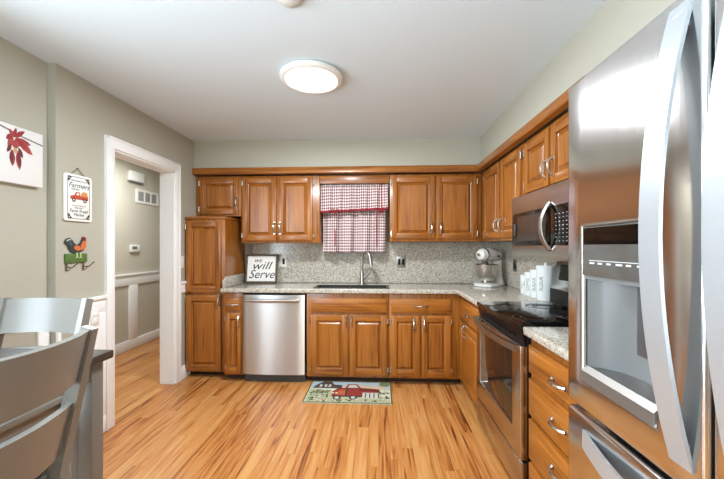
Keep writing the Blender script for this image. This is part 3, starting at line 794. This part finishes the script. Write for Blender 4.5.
mb.xf(lambda v: lean(v) + Vector((0, 0, 0.005))).build('lettering', M['black'], bo, world=False)

def outlet(name, label, cat, c, nrm, w_, h_, pm, im, inserts, group=None):
    """wall plate centred at c, nrm 'S' (faces -Y), 'W' (faces -X) or 'E' (faces +X)"""
    o = thing(name, label, cat, (c[0], c[1], c[2]), {'S': 0, 'W': -PI / 2, 'E': PI / 2}[nrm], group)
    MB().box(-w_ / 2, w_ / 2, -0.006, 0.001, -h_ / 2, h_ / 2, bev=0.002).build('plate', pm, o, world=False)
    for (a, b, z0, z1) in inserts: MB().box(a, b, -0.009, -0.004, z0, z1, bev=0.001).build('socket', im, o, world=False)
    return o
outlet('wall_outlet', 'white outlet plate with a black socket, beside the framed sign', 'outlet', (-1.10, 3.819, 1.152), 'S', 0.086, 0.126, M['plate'], M['dark'], [(0.0, 0.026, -0.034, 0.034)])
outlet('wall_outlet', 'grey double outlet plate with two black sockets, right of the faucet', 'outlet', (0.25, 3.819, 1.15), 'S', 0.096, 0.122, M['brushed'], M['dark'], [(-0.034, -0.008, -0.034, 0.034), (0.008, 0.034, -0.034, 0.034)])
outlet('wall_outlet', 'grey outlet plate with a black socket on the right wall near the canisters', 'outlet', (1.341, 3.40, 1.135), 'W', 0.076, 0.12, M['brushed'], M['dark'], [(-0.017, 0.017, -0.034, 0.034)])
outlet('wall_outlet', 'white outlet plate low on the white wainscot near the doorway', 'outlet', (XL + 0.016, 2.224, 0.838), 'E', 0.07, 0.115, M['plate'], M['white'], [(-0.017, 0.017, 0.006, 0.04), (-0.017, 0.017, -0.04, -0.006)])
outlet('light_switch', 'white light switch plate between the doorway and the pantry', 'switch', (XL + 0.001, 3.279, 1.167), 'E', 0.064, 0.118, M['plate'], M['white'], [(-0.006, 0.006, -0.014, 0.014)])

# stand mixer, facing left
mx = thing('stand_mixer', 'white stand mixer with a steel bowl in the corner of the worktop', 'mixer', (1.165, 3.575, 0.9145), PI + 0.62)
mx.scale = (1.08, 1.08, 1.08)
mb = MB()
sec = [(-0.13, 0.0), (-0.125, 0.062), (-0.05, 0.085), (0.05, 0.105), (0.135, 0.10), (0.165, 0.06), (0.17, 0.0)]
outl = [(x, y) for x, y in sec] + [(x, -y) for x, y in sec[::-1][1:-1]]
mb.prism([(x, y, 0.0) for x, y in outl], (0, 0, 0.028), 0, bev=0.006)
mb.build('base', M['mixer'], mx, world=False)
mb = MB()
mb.sweep([(-0.095, 0, 0.02), (-0.09, 0, 0.10), (-0.085, 0, 0.18), (-0.075, 0, 0.245)],
         [(0.055 * math.cos(2 * PI * i / 16), 0.05 * math.sin(2 * PI * i / 16)) for i in range(16)], up=(1, 0, 0), scale=[1.15, 0.85, 0.85, 1.05])
mb.build('column', M['mixer'], mx, world=False)
prof_h = [(0, -0.145), (0.03, -0.138), (0.05, -0.115), (0.058, -0.06), (0.06, 0.0), (0.06, 0.07), (0.056, 0.115), (0.044, 0.142), (0.022, 0.152), (0, 0.154)]
AX = Matrix.Rotation(PI / 2, 3, 'Y')
hd = MB().lathe(prof_h, (0.02, 0, 0.300), 0, 28, AX, sx=1.05, sy=1.0).build('head', M['mixer'], mx, world=False)
MB().lathe([(0.0585, 0.085), (0.0625, 0.085), (0.0615, 0.105), (0.0575, 0.105)], (0.02, 0, 0.300), 0, 28, AX, sx=1.05).build('trim_band', M['chrome'], hd, world=False)
MB().lathe([(0, 0.152), (0.014, 0.152), (0.014, 0.168), (0, 0.168)], (0.02, 0, 0.300), 0, 16, AX).build('hub_cap', M['chrome'], hd, world=False)
MB().lathe([(0, 0.205), (0.02, 0.205), (0.03, 0.225), (0.03, 0.25), (0, 0.25)], (0.085, 0, 0), n=20).build('beater_shaft', M['chrome'], mx, world=False)
MB().lathe([(0, 0.029), (0.055, 0.029), (0.058, 0.038), (0.045, 0.045), (0.075, 0.075), (0.098, 0.13), (0.106, 0.205), (0.110, 0.208), (0.106, 0.211), (0.102, 0.205), (0.094, 0.13), (0.07, 0.08), (0, 0.06)], (0.075, 0, 0), n=36).build('bowl', M['chrome'], mx, world=False)
MB().lathe([(0, -0.062), (0.008, -0.062), (0.011, -0.075), (0, -0.08)], (-0.02, 0.0, 0.285), 0, 12, Matrix.Rotation(PI / 2, 3, 'X')).build('speed_knob', M['dark'], mx, world=False)

# canisters
CG = 'white canisters beside the range'
for y, r, hh, word, lab in ((2.652, 0.066, 0.270, 'FLOUR', 'tallest white canister, standing nearest the range backguard'), (2.782, 0.057, 0.228, 'SUGAR', 'second tallest white canister, just behind the tallest one'),
                            (2.900, 0.051, 0.198, 'COFFEE', 'third white canister of the set, next to the smallest one'), (3.002, 0.044, 0.166, 'TEA', 'smallest white canister, farthest from the range in the row')):
    cx = 1.274
    cn = thing('canister', lab, 'canister', (cx, y, 0.9145), 0, CG)
    body = MB().lathe([(0, 0), (r * 0.93, 0), (r * 0.97, 0.006), (r, hh * 0.9), (r * 0.97, hh * 0.91), (0, hh * 0.91)], (0, 0, 0), n=36).build('body', M['ceramic'], cn, world=False)
    ld = MB().lathe([(0, hh * 0.91), (r * 1.03, hh * 0.91), (r * 1.04, hh * 0.95), (r * 0.95, hh * 0.975), (0, hh * 0.98)], (0, 0, 0), n=36).build('lid', M['ceramic'], cn, world=False)
    MB().lathe([(0, hh * 0.97), (0.009, hh * 0.975), (0.014, hh * 1.02), (0.011, hh * 1.045), (0, hh * 1.05)], (0, 0, 0), n=16).build('knob', M['ceramic'], ld, world=False)
    vs2, fs2 = text_geo(word, 0.030 if len(word) < 6 else 0.026)
    mb = MB(); th0 = math.radians(218)
    # word runs up the side of the jar
    mb.faces([Vector(((r * 1.004) * math.cos(th0 + (-yy) / r * 1.3), (r * 1.004) * math.sin(th0 + (-yy) / r * 1.3), hh * 0.47 + xx * 1.15)) for xx, yy in vs2], fs2)
    mb.build('lettering', C(70, 74, 76), body, world=False)

# ================================================================== RUG
rx0, rx1, ry0, ry1 = -0.648, 0.112, 2.825, 3.285
rug = thing('kitchen_rug', 'small printed rug with a red pickup truck on the floor before the sink', 'rug', (-0.268, 3.05, 0))
MB().box(rx0, rx1, ry0, ry1, 0.0005, 0.007, bev=0.002).build('mat', C(206, 208, 178), rug)
def RU(u, v): return (rx0 + (rx1 - rx0) * u, ry0 + (ry1 - ry0) * v)
cols = [C(168, 184, 190), C(206, 204, 186), C(78, 60, 58), C(142, 46, 40), C(92, 32, 30), C(58, 56, 54), C(112, 122, 82), C(190, 190, 180), C(180, 92, 56), C(70, 84, 56), C(172, 174, 138), C(196, 178, 152)]
mb = MB(); Z = [0.0072]
def pat(pts, m):
    Z[0] += 0.00002
    p3 = [(*RU(u, v), Z[0]) for u, v in pts]
    mb.faces(p3, [tuple(range(len(p3)))], m)
pat([(0.02, 0.62), (0.98, 0.62), (0.98, 0.97), (0.02, 0.97)], 0)
pat([(0.35, 0.62), (0.95, 0.62), (0.9, 0.78), (0.6, 0.82), (0.42, 0.76)], 11)
pat([(0.02, 0.03), (0.98, 0.03), (0.98, 0.30), (0.02, 0.62)], 10)
pat([(0.05, 0.70), (0.10, 0.86), (0.16, 0.97), (0.25, 0.97), (0.30, 0.82), (0.40, 0.80), (0.40, 0.64), (0.05, 0.64)], 2)
for u in (0.12, 0.18, 0.23): pat([(u, 0.70), (u + 0.03, 0.70), (u + 0.03, 0.82), (u, 0.82)], 7)
pat([(0.44, 0.66), (0.47, 0.86), (0.58, 0.86), (0.63, 0.68)], 3)
pat([(0.47, 0.68), (0.49, 0.82), (0.57, 0.82), (0.60, 0.68)], 7)
pat([(0.30, 0.30), (0.30, 0.50), (0.36, 0.66), (0.62, 0.68), (0.86, 0.62), (0.86, 0.34), (0.6, 0.28)], 3)
pat([(0.62, 0.62), (0.86, 0.58), (0.86, 0.52), (0.62, 0.55)], 4)
pat([(0.33, 0.36), (0.38, 0.58), (0.45, 0.58), (0.46, 0.34)], 8)
pat([(0.455, 0.66), (0.48, 0.66), (0.475, 0.30), (0.455, 0.30)], 5)
pat([(0.30, 0.30), (0.86, 0.33), (0.86, 0.30), (0.6, 0.255), (0.30, 0.27)], 5)
pat([(0.345, 0.655), (0.62, 0.685), (0.86, 0.62), (0.86, 0.60), (0.62, 0.66), (0.35, 0.63)], 4)
for u in (0.31, 0.35): pat(disc((u, 0.43), 0.014, 10, 0.035), 1)
pat([(0.66, 0.22), (0.86, 0.22), (0.86, 0.46), (0.66, 0.46)], 7)
for u in (0.69, 0.74, 0.79, 0.84): pat([(u, 0.24), (u + 0.012, 0.24), (u + 0.012, 0.44), (u, 0.44)], 5)
for u, v in ((0.37, 0.22), (0.555, 0.24)):
    pat(disc((u, v), 0.048, 16, 0.085), 5); pat(disc((u, v), 0.026, 14, 0.05), 7)
rnd = random.Random(5)
for _ in range(150):
    u = rnd.choice([rnd.uniform(0.04, 0.26), rnd.uniform(0.86, 0.96), rnd.uniform(0.1, 0.95)]); v = rnd.uniform(0.06, 0.5) if u < 0.28 or u > 0.86 else rnd.uniform(0.05, 0.14)
    k = 0.006 + 0.014 * rnd.random()
    pat(disc((u, v), k, 8, k * 1.6), rnd.choice([6, 9, 1, 6, 7, 5, 1, 8 if v < 0.2 else 6]))
for u in (0.90, 0.94): pat(disc((u, 0.86), 0.045, 12, 0.10), 6)
put_text(mb, 'Fall', 0.10, (*RU(0.165, 0.46), Z[0] + 0.0004), (1, 0, 0), (0, 1, 0), 5, 0.3)
fr_ = 0.012
for a in ([(0, 0), (1, 0), (1, 0.022), (0, 0.022)], [(0, 0.978), (1, 0.978), (1, 1), (0, 1)], [(0, 0), (fr_, 0), (fr_, 1), (0, 1)], [(1 - fr_, 0), (1, 0), (1, 1), (1 - fr_, 1)]):
    pat(a, 9)
mb.build('printed_picture', cols, rug)

# ================================================================== WALL DECOR (left wall)
# canvas on the near wall
cv = thing('canvas_picture', 'white canvas print of a red winter spray hanging from a grey twig', 'picture', (XN, 1.75, 1.82))
CY0, CY1, CZ0, CZ1 = 1.560, 1.899, 1.667, 1.981
MB().box(XN + 0.001, XN + 0.034, CY0, CY1, CZ0, CZ1, bev=0.003).build('canvas', M['canvas'], cv)
cc = [C(118, 112, 104), C(150, 44, 48), C(106, 40, 44), C(196, 160, 120), C(168, 66, 66)]
mb = MB(); X0 = [XN + 0.0345]
def CP(s, t): return (1.672 + 0.227 * s, 1.660 + 0.322 * t)
def cpat(pts, m):
    X0[0] += 0.00004; p3 = [(X0[0], *CP(s, t)) for s, t in pts]; mb.faces(p3, [tuple(range(len(p3)))], m)
def leaf(a, b, w_, m):
    ax, az = a; bx, bz = b; dx, dz = bx - ax, bz - az; L = math.hypot(dx, dz); nx_, nz_ = -dz / L, dx / L
    pts = []
    for t_, k in ((0, 0.15), (0.25, 0.8), (0.5, 1), (0.75, 0.7)): pts.append((ax + dx * t_ + nx_ * w_ * k, az + dz * t_ + nz_ * w_ * k))
    pts.append((bx, bz))
    for t_, k in ((0.75, 0.7), (0.5, 1), (0.25, 0.8), (0, 0.15)): pts.append((ax + dx * t_ - nx_ * w_ * k, az + dz * t_ - nz_ * w_ * k))
    cpat(pts, m)
cpat([(-0.5, 1.0), (0.0, 0.945), (0.45, 0.86), (1.0, 0.80), (1.0, 0.775), (0.5, 0.83), (0.0, 0.915), (-0.5, 0.97)], 0)
for a, b, w_, m in (((0.30, 0.80), (0.18, 0.92), 0.04, 4), ((0.30, 0.80), (0.35, 0.97), 0.04, 1), ((0.30, 0.80), (0.55, 0.95), 0.045, 1), ((0.33, 0.78), (0.70, 0.74), 0.05, 1), ((0.35, 0.80), (0.74, 0.57), 0.075, 4),
                    ((0.32, 0.78), (0.60, 0.66), 0.06, 1), ((0.28, 0.80), (0.16, 0.60), 0.06, 4), ((0.26, 0.82), (0.12, 0.74), 0.05, 1), ((0.24, 0.66), (0.14, 0.52), 0.04, 2), ((0.40, 0.64), (0.50, 0.47), 0.045, 2),
                    ((0.25, 0.58), (0.27, 0.30), 0.065, 1), ((0.24, 0.56), (0.24, 0.33), 0.04, 2), ((0.38, 0.58), (0.43, 0.26), 0.065, 1), ((0.40, 0.56), (0.44, 0.30), 0.04, 2), ((0.33, 0.76), (0.33, 0.60), 0.09, 4)):
    leaf(a, b, w_, m)
cpat(disc((0.33, 0.575), 0.055, 10, 0.045), 3)
mb.build('painted_spray', cc, cv)

# farm plaque on a chain
pq = thing('hanging_plaque', 'white metal plaque with an orange truck and black lettering, hung by a wire', 'sign', (XL, 2.106, 1.63))
PY0, PY1, PZ0, PZ1 = 2.003, 2.208, 1.485, 1.786
rad = 0.018; pl_ = []
for cy_, cz_, a0 in ((PY1 - rad, PZ1 - rad, 0), (PY0 + rad, PZ1 - rad, 90), (PY0 + rad, PZ0 + rad, 180), (PY1 - rad, PZ0 + rad, 270)):
    for k in range(5):
        an = math.radians(a0 + k * 22.5); pl_.append((XL + 0.002, cy_ + rad * math.cos(an), cz_ + rad * math.sin(an)))
bd = MB().prism(pl_, (0.012, 0, 0), 0, bev=0.0015).build('board', M['paper'], pq)
mb = MB(); X1 = [XL + 0.0145]
def PP(s, t): return (PY0 + (PY1 - PY0) * s, PZ0 + (PZ1 - PZ0) * t)
def ppat(pts, m, mbx=None):
    X1[0] += 0.00003; p3 = [(X1[0], *PP(s, t)) for s, t in pts]; (mbx or mb).faces(p3, [tuple(range(len(p3)))], m)
for a, b, c, d in ((0.13, 0.87, 0.05, 0.06), (0.13, 0.87, 0.94, 0.95), (0.10, 0.115, 0.1, 0.9), (0.885, 0.90, 0.1, 0.9)): ppat([(a, c), (b, c), (b, d), (a, d)], 0)
for u, v in ((0.16, 0.91), (0.84, 0.91), (0.16, 0.09), (0.84, 0.09)):
    su = 1 if u < 0.5 else -1; sv = 1 if v < 0.5 else -1
    ppat([(u - su * 0.05, v - sv * 0.035), (u + su * 0.11, v - sv * 0.02), (u + su * 0.05, v + sv * 0.005), (u + su * 0.02, v + sv * 0.045), (u - su * 0.03, v + sv * 0.08)], 0)
    ppat(disc((u, v), 0.018, 8, 0.013), 1)
T3 = lambda body, size, s, t, sh=0.0, wd=1.0: put_text(mb, body, size, (X1[0] + 0.0004, *PP(s, t)), (0, 1, 0), (0, 0, 1), 0, sh, wd)
T3('FRESH FROM THE', 0.015, 0.5, 0.865); T3('Farmers', 0.046, 0.5, 0.765, 0.35); T3('market', 0.02, 0.36, 0.685, 0.3)
T3('LOCALLY GROWN', 0.012, 0.5, 0.335); T3('OPEN DAILY', 0.012, 0.5, 0.285); T3('Farm Fresh', 0.030, 0.5, 0.22, 0.2); T3('Market', 0.026, 0.5, 0.14, 0.2)
mb.build('lettering', [M['black'], M['paper']], bd)
mb = MB(); tc_ = [C(190, 74, 52), C(214, 140, 72), C(52, 46, 44), C(232, 220, 200), C(150, 58, 44)]
ppat([(0.20, 0.47), (0.20, 0.53), (0.34, 0.56), (0.40, 0.63), (0.54, 0.63), (0.56, 0.55), (0.84, 0.55), (0.84, 0.47)], 0)
ppat([(0.41, 0.56), (0.43, 0.61), (0.51, 0.61), (0.51, 0.56)], 3)
ppat([(0.57, 0.55), (0.60, 0.63), (0.70, 0.66), (0.80, 0.63), (0.83, 0.55)], 1); ppat([(0.57, 0.47), (0.84, 0.47), (0.84, 0.50), (0.57, 0.50)], 4)
for u in (0.32, 0.72): ppat(disc((u, 0.455), 0.065, 14, 0.045), 2); ppat(disc((u, 0.455), 0.03, 10, 0.02), 3)
mb.build('painted_truck', tc_, bd)
MB().tube([(XL + 0.008, 2.050, PZ1 - 0.004), (XL + 0.010, 2.104, PZ1 + 0.042), (XL + 0.008, 2.158, PZ1 - 0.004)], 0.003, 0, 6, up=(1, 0, 0)).build('hanging_wire', C(120, 112, 104, 0.5), pq)
MB().lathe([(0, 0), (0.004, 0), (0.004, 0.012), (0, 0.012)], (XL, 2.104, PZ1 + 0.044), 0, 10, Matrix.Rotation(PI / 2, 3, 'Y')).build('nail', C(120, 112, 104, 0.5), pq)

# rooster hook
rh = thing('rooster_hook_rack', 'painted metal rooster on a green board with two dark hooks, on the left wall', 'hook rack', (XL, 2.126, 1.27))
RY0, RZ0 = 2.012, 1.158
def RP(px, py):  # measured on a 200 x 230 mm sheet, origin lower left
    return (RY0 + px / 1000, RZ0 + py / 1000)
MB().box(XL + 0.001, XL + 0.014, RY0 + 0.002, RY0 + 0.158, RZ0 + 0.062, RZ0 + 0.118, bev=0.002).build('board', C(84, 112, 52), rh)
rb = MB()
def rpat(pts, m, t0, t1): rb.prism([(XL + t0, *RP(a, b)) for a, b in pts], (t1 - t0, 0, 0), m)
body_o = [(30, 150), (40, 135), (60, 126), (90, 122), (115, 128), (135, 142), (150, 165), (152, 190), (150, 205), (142, 216), (130, 218), (120, 210), (112, 192), (100, 180), (80, 174), (60, 190), (48, 208), (30, 220), (10, 212), (0, 196), (8, 180), (22, 170)]
rpat(body_o, 0, 0.004, 0.012)
rpat([(112, 140), (135, 148), (148, 170), (149, 190), (142, 204), (126, 200), (116, 184), (108, 165)], 1, 0.012, 0.0145)
rpat([(62, 146), (92, 136), (112, 146), (100, 166), (78, 172), (60, 164)], 1, 0.012, 0.0145)
rpat([(6, 196), (14, 206), (30, 212), (44, 204), (30, 206), (16, 200)], 3, 0.012, 0.014)
rpat([(30, 176), (44, 166), (52, 172), (40, 192), (26, 200), (18, 194)], 2, 0.012, 0.014)
rpat([(122, 214), (124, 228), (132, 222), (138, 230), (144, 221), (152, 224), (149, 208), (136, 214)], 4, 0.004, 0.013)
rpat([(150, 206), (162, 200), (150, 196)], 5, 0.004, 0.012)
rb.build('rooster', [C(52, 56, 54), C(212, 112, 62), C(70, 88, 84), C(196, 200, 194), C(150, 36, 36), C(222, 170, 80)], rh)
lg = MB()
for a in (78, 104):
    lg.tube([(XL + 0.016, *RP(a, 126)), (XL + 0.017, *RP(a, 96))], 0.004, 0, 6, up=(1, 0, 0)); lg.tube([(XL + 0.017, *RP(a - 10, 90)), (XL + 0.017, *RP(a, 97)), (XL + 0.017, *RP(a + 12, 90))], 0.003, 0, 6, up=(1, 0, 0))
lg.build('rooster_feet', C(206, 206, 150), rh)
for a in (12, 132):
    MB().tube([(XL + 0.008, *RP(a, 66)), (XL + 0.010, *RP(a + 2, 36)), (XL + 0.016, *RP(a + 10, 30)), (XL + 0.030, *RP(a + 22, 34)), (XL + 0.040, *RP(a + 40, 54)), (XL + 0.043, *RP(a + 48, 62))], 0.004, 0, 8, up=(1, 0, 0)).tube([(XL + 0.009, *RP(a + 1, 40)), (XL + 0.009, *RP(a, 8))], 0.0035, 0, 8, up=(1, 0, 0)).build('hook', C(92, 72, 60, 0.4), rh)

# hallway wall fittings
ch = thing('door_chime', 'white door chime box high on the hallway wall', 'door chime', (-3.2, 4.27, 2.235))
MB().box(-3.199, -3.15, 4.145, 4.40, 2.17, 2.295, bev=0.006).build('cover', M['plate'], ch)
MB().box(-3.225, -3.158, 4.15, 4.395, 2.155, 2.17, bev=0.002).build('underside_grille', M['grey'], ch)
vg = thing('air_vent', 'white wall vent with three grey louvred openings, below the door chime', 'vent', (-3.2, 4.51, 1.99))
MB().cells([4.29, 4.335, 4.445, 4.465, 4.575, 4.595, 4.705, 4.75], [1.90, 1.932, 2.055, 2.088], 0, 0.012, {(1, 1), (3, 1), (5, 1)}, bev=0.002).xf(lambda v: Vector((-3.199 + v.z, v.x, v.y))).build('frame', M['plate'], vg)
mb = MB()
for k in range(8): mb.box(-3.199, -3.192, 4.33, 4.71, 1.935 + k * 0.0155, 1.942 + k * 0.0155)
mb.box(-3.1995, -3.197, 4.33, 4.71, 1.93, 2.057)
mb.build('louvres', C(168, 168, 164), vg)
th_ = thing('thermostat', 'small white thermostat on the hallway wall above the chair rail', 'thermostat', (-3.2, 4.26, 1.295))
MB().box(-3.199, -3.172, 4.18, 4.345, 1.25, 1.342, bev=0.006).build('case', M['plate'], th_)
MB().box(-3.173, -3.1705, 4.20, 4.285, 1.285, 1.325, bev=0.001).build('screen', M['grey'], th_)

# ================================================================== CEILING FITTINGS
cl = thing('ceiling_light', 'round white flush ceiling light, switched on, in the middle of the kitchen ceiling', 'ceiling light', (-0.44, 2.19, 2.44))
MB().lathe([(0.12, 2.4395), (0.196, 2.436), (0.203, 2.428), (0.203, 2.413), (0.192, 2.404), (0.172, 2.402), (0.166, 2.408), (0.12, 2.41)], (-0.44, 2.19, 0), n=64).build('rim', M['plate'], cl)
MB().lathe([(0, 2.400), (0.10, 2.401), (0.15, 2.403), (0.168, 2.408), (0.165, 2.412), (0, 2.412)], (-0.44, 2.19, 0), n=64).build('diffuser', M['light'], cl)
sd = thing('smoke_detector', 'small white round smoke detector on the ceiling in front of the round light', 'smoke detector', (-0.395, 1.485, 2.44))
MB().lathe([(0, 2.4395), (0.058, 2.4395), (0.058, 2.426), (0.05, 2.418), (0.03, 2.405), (0.0, 2.402)], (-0.395, 1.485, 0), n=32).build('housing', C(206, 206, 200, 0.5), sd)

# ================================================================== DINING SET (counter height)
tb = thing('dining_table', 'counter-height dining table with a dark top and grey legs', 'table', (-1.50, 0.75, 0))
TX0, TX1, TY0, TY1 = -1.955, -1.086, 0.22, 1.335
MB().box(TX0, TX1, TY0, TY1, 0.868, 0.90, 0, bev=0.004).build('tabletop', M['ttop'], tb)
mb = MB()
mb.box(-1.92, -1.125, TY0 + 0.05, TY0 + 0.07, 0.80, 0.868); mb.box(-1.92, -1.125, TY1 - 0.075, TY1 - 0.055, 0.80, 0.868)
mb.box(-1.94, -1.92, TY0 + 0.08, TY1 - 0.085, 0.80, 0.868); mb.box(-1.13, -1.11, TY0 + 0.08, TY1 - 0.085, 0.80, 0.868)
mb.build('apron', M['tgrey'], tb)
for x0_, sx in ((-1.104, -1), (-1.952, 1)):
    for y0_, sy in ((TY1 - 0.032, -1), (TY0 + 0.03, 1)):
        xa, xb = sorted((x0_, x0_ + sx * 0.053)); ya, yb = sorted((y0_, y0_ + sy * 0.055))
        mb = MB(); mb.box(xa, xb, ya, yb, 0, 0.868, bev=0.003)
        if sx < 0:
            xa, xb = x0_ - 0.098, x0_ - 0.05; ya, yb = sorted((y0_ + sy * 0.004, y0_ + sy * 0.034))
            mb.box(xa, xb, ya, yb, 0, 0.868, bev=0.003)
        mb.build('leg', M['tgrey'], tb)

def chair(name, label, loc, rz, group):
    """counter chair; sitter looks along local +y, back at -y"""
    r = thing(name, label, 'chair', loc, rz, group)
    hw = 0.215; by = lambda z: -0.022 - 0.24 * (z - 0.62)
    MB().box(-hw - 0.005, hw + 0.005, 0.0, 0.42, 0.60, 0.638, 0, bev=0.012, seg=3).build('seat', M['chair'], r, world=False)
    for s in (-1, 1):
        mb = MB(); x = s * hw
        pts = [(x, -0.075, 0.0), (x, -0.045, 0.30), (x, by(0.60), 0.60), (x, by(0.70), 0.70), (x, by(0.9), 0.9), (x, by(1.06), 1.062)]
        mb.sweep(pts, [(-0.014, -0.024), (0.014, -0.024), (0.014, 0.024), (-0.014, 0.024)], up=(0, 1, 0), scale=[0.85, 1.0, 1.1, 1.0, 0.95, 0.85])
        mb.build('leg', M['chair'], r, world=False)
        mb = MB(); mb.sweep([(s * 0.19, 0.385, 0.0), (s * 0.19, 0.385, 0.60)], [(-0.019, -0.019), (0.019, -0.019), (0.019, 0.019), (-0.019, 0.019)], up=(0, 1, 0), scale=[0.8, 1.0])
        mb.build('leg', M['chair'], r, world=False)
        MB().box(s * 0.2 - 0.01, s * 0.2 + 0.01, -0.03, 0.37, 0.20, 0.235, bev=0.003).build('stretcher', M['chair'], r, world=False)
    MB().box(-0.18, 0.18, 0.37, 0.395, 0.24, 0.275, bev=0.003).build('footrest', M['chair'], r, world=False)
    MB().box(-0.18, 0.18, 0.37, 0.39, 0.54, 0.60).box(-0.19, 0.19, -0.01, 0.01, 0.54, 0.60).box(-0.2, -0.18, 0.01, 0.37, 0.54, 0.60).box(0.18, 0.2, 0.01, 0.37, 0.54, 0.60).build('seat_frame', M['chair'], r, world=False)
    def rail(nm, z0, z1, bow0, bow1):
        mb = MB(); n = 20; rings = []
        for i in range(n + 1):
            u = -1 + 2 * i / n; x = u * (hw - 0.010)
            q = 1 - u * u; ends = 0.012 if abs(u) > 0.99 else 0
            b0, b1 = by(z0) - bow0 * q, by(z1) - bow1 * q
            rings.append([mb.bm.verts.new(p) for p in ((x, b0 - 0.010, z0), (x, b1 - 0.010, z1 - 0.002), (x, b1 + 0.010, z1), (x, b0 + 0.010, z0))])
        for a, b in zip(rings, rings[1:]):
            for j in range(4): mb.bm.faces.new((a[j], a[(j + 1) % 4], b[(j + 1) % 4], b[j]))
        mb.bm.faces.new(rings[0]); mb.bm.faces.new(rings[-1][::-1])
        mb.build(nm, M['chair'], r, world=False, smooth=0.5)
    rail('crest_rail', 0.893, 1.058, 0.052, 0.058)
    rail('back_rail', 0.655, 0.825, 0.040, 0.046)
    return r
CHG = 'grey counter-height chairs at the dining table'
chair('dining_chair', 'grey ladder-back counter chair nearest the camera, its curved back turned to the kitchen', (-1.060, 0.83, 0), PI / 2, CHG)
chair('dining_chair', 'pale grey counter chair at the far end of the table, facing the camera', (-1.668, 1.490, 0), PI, CHG)
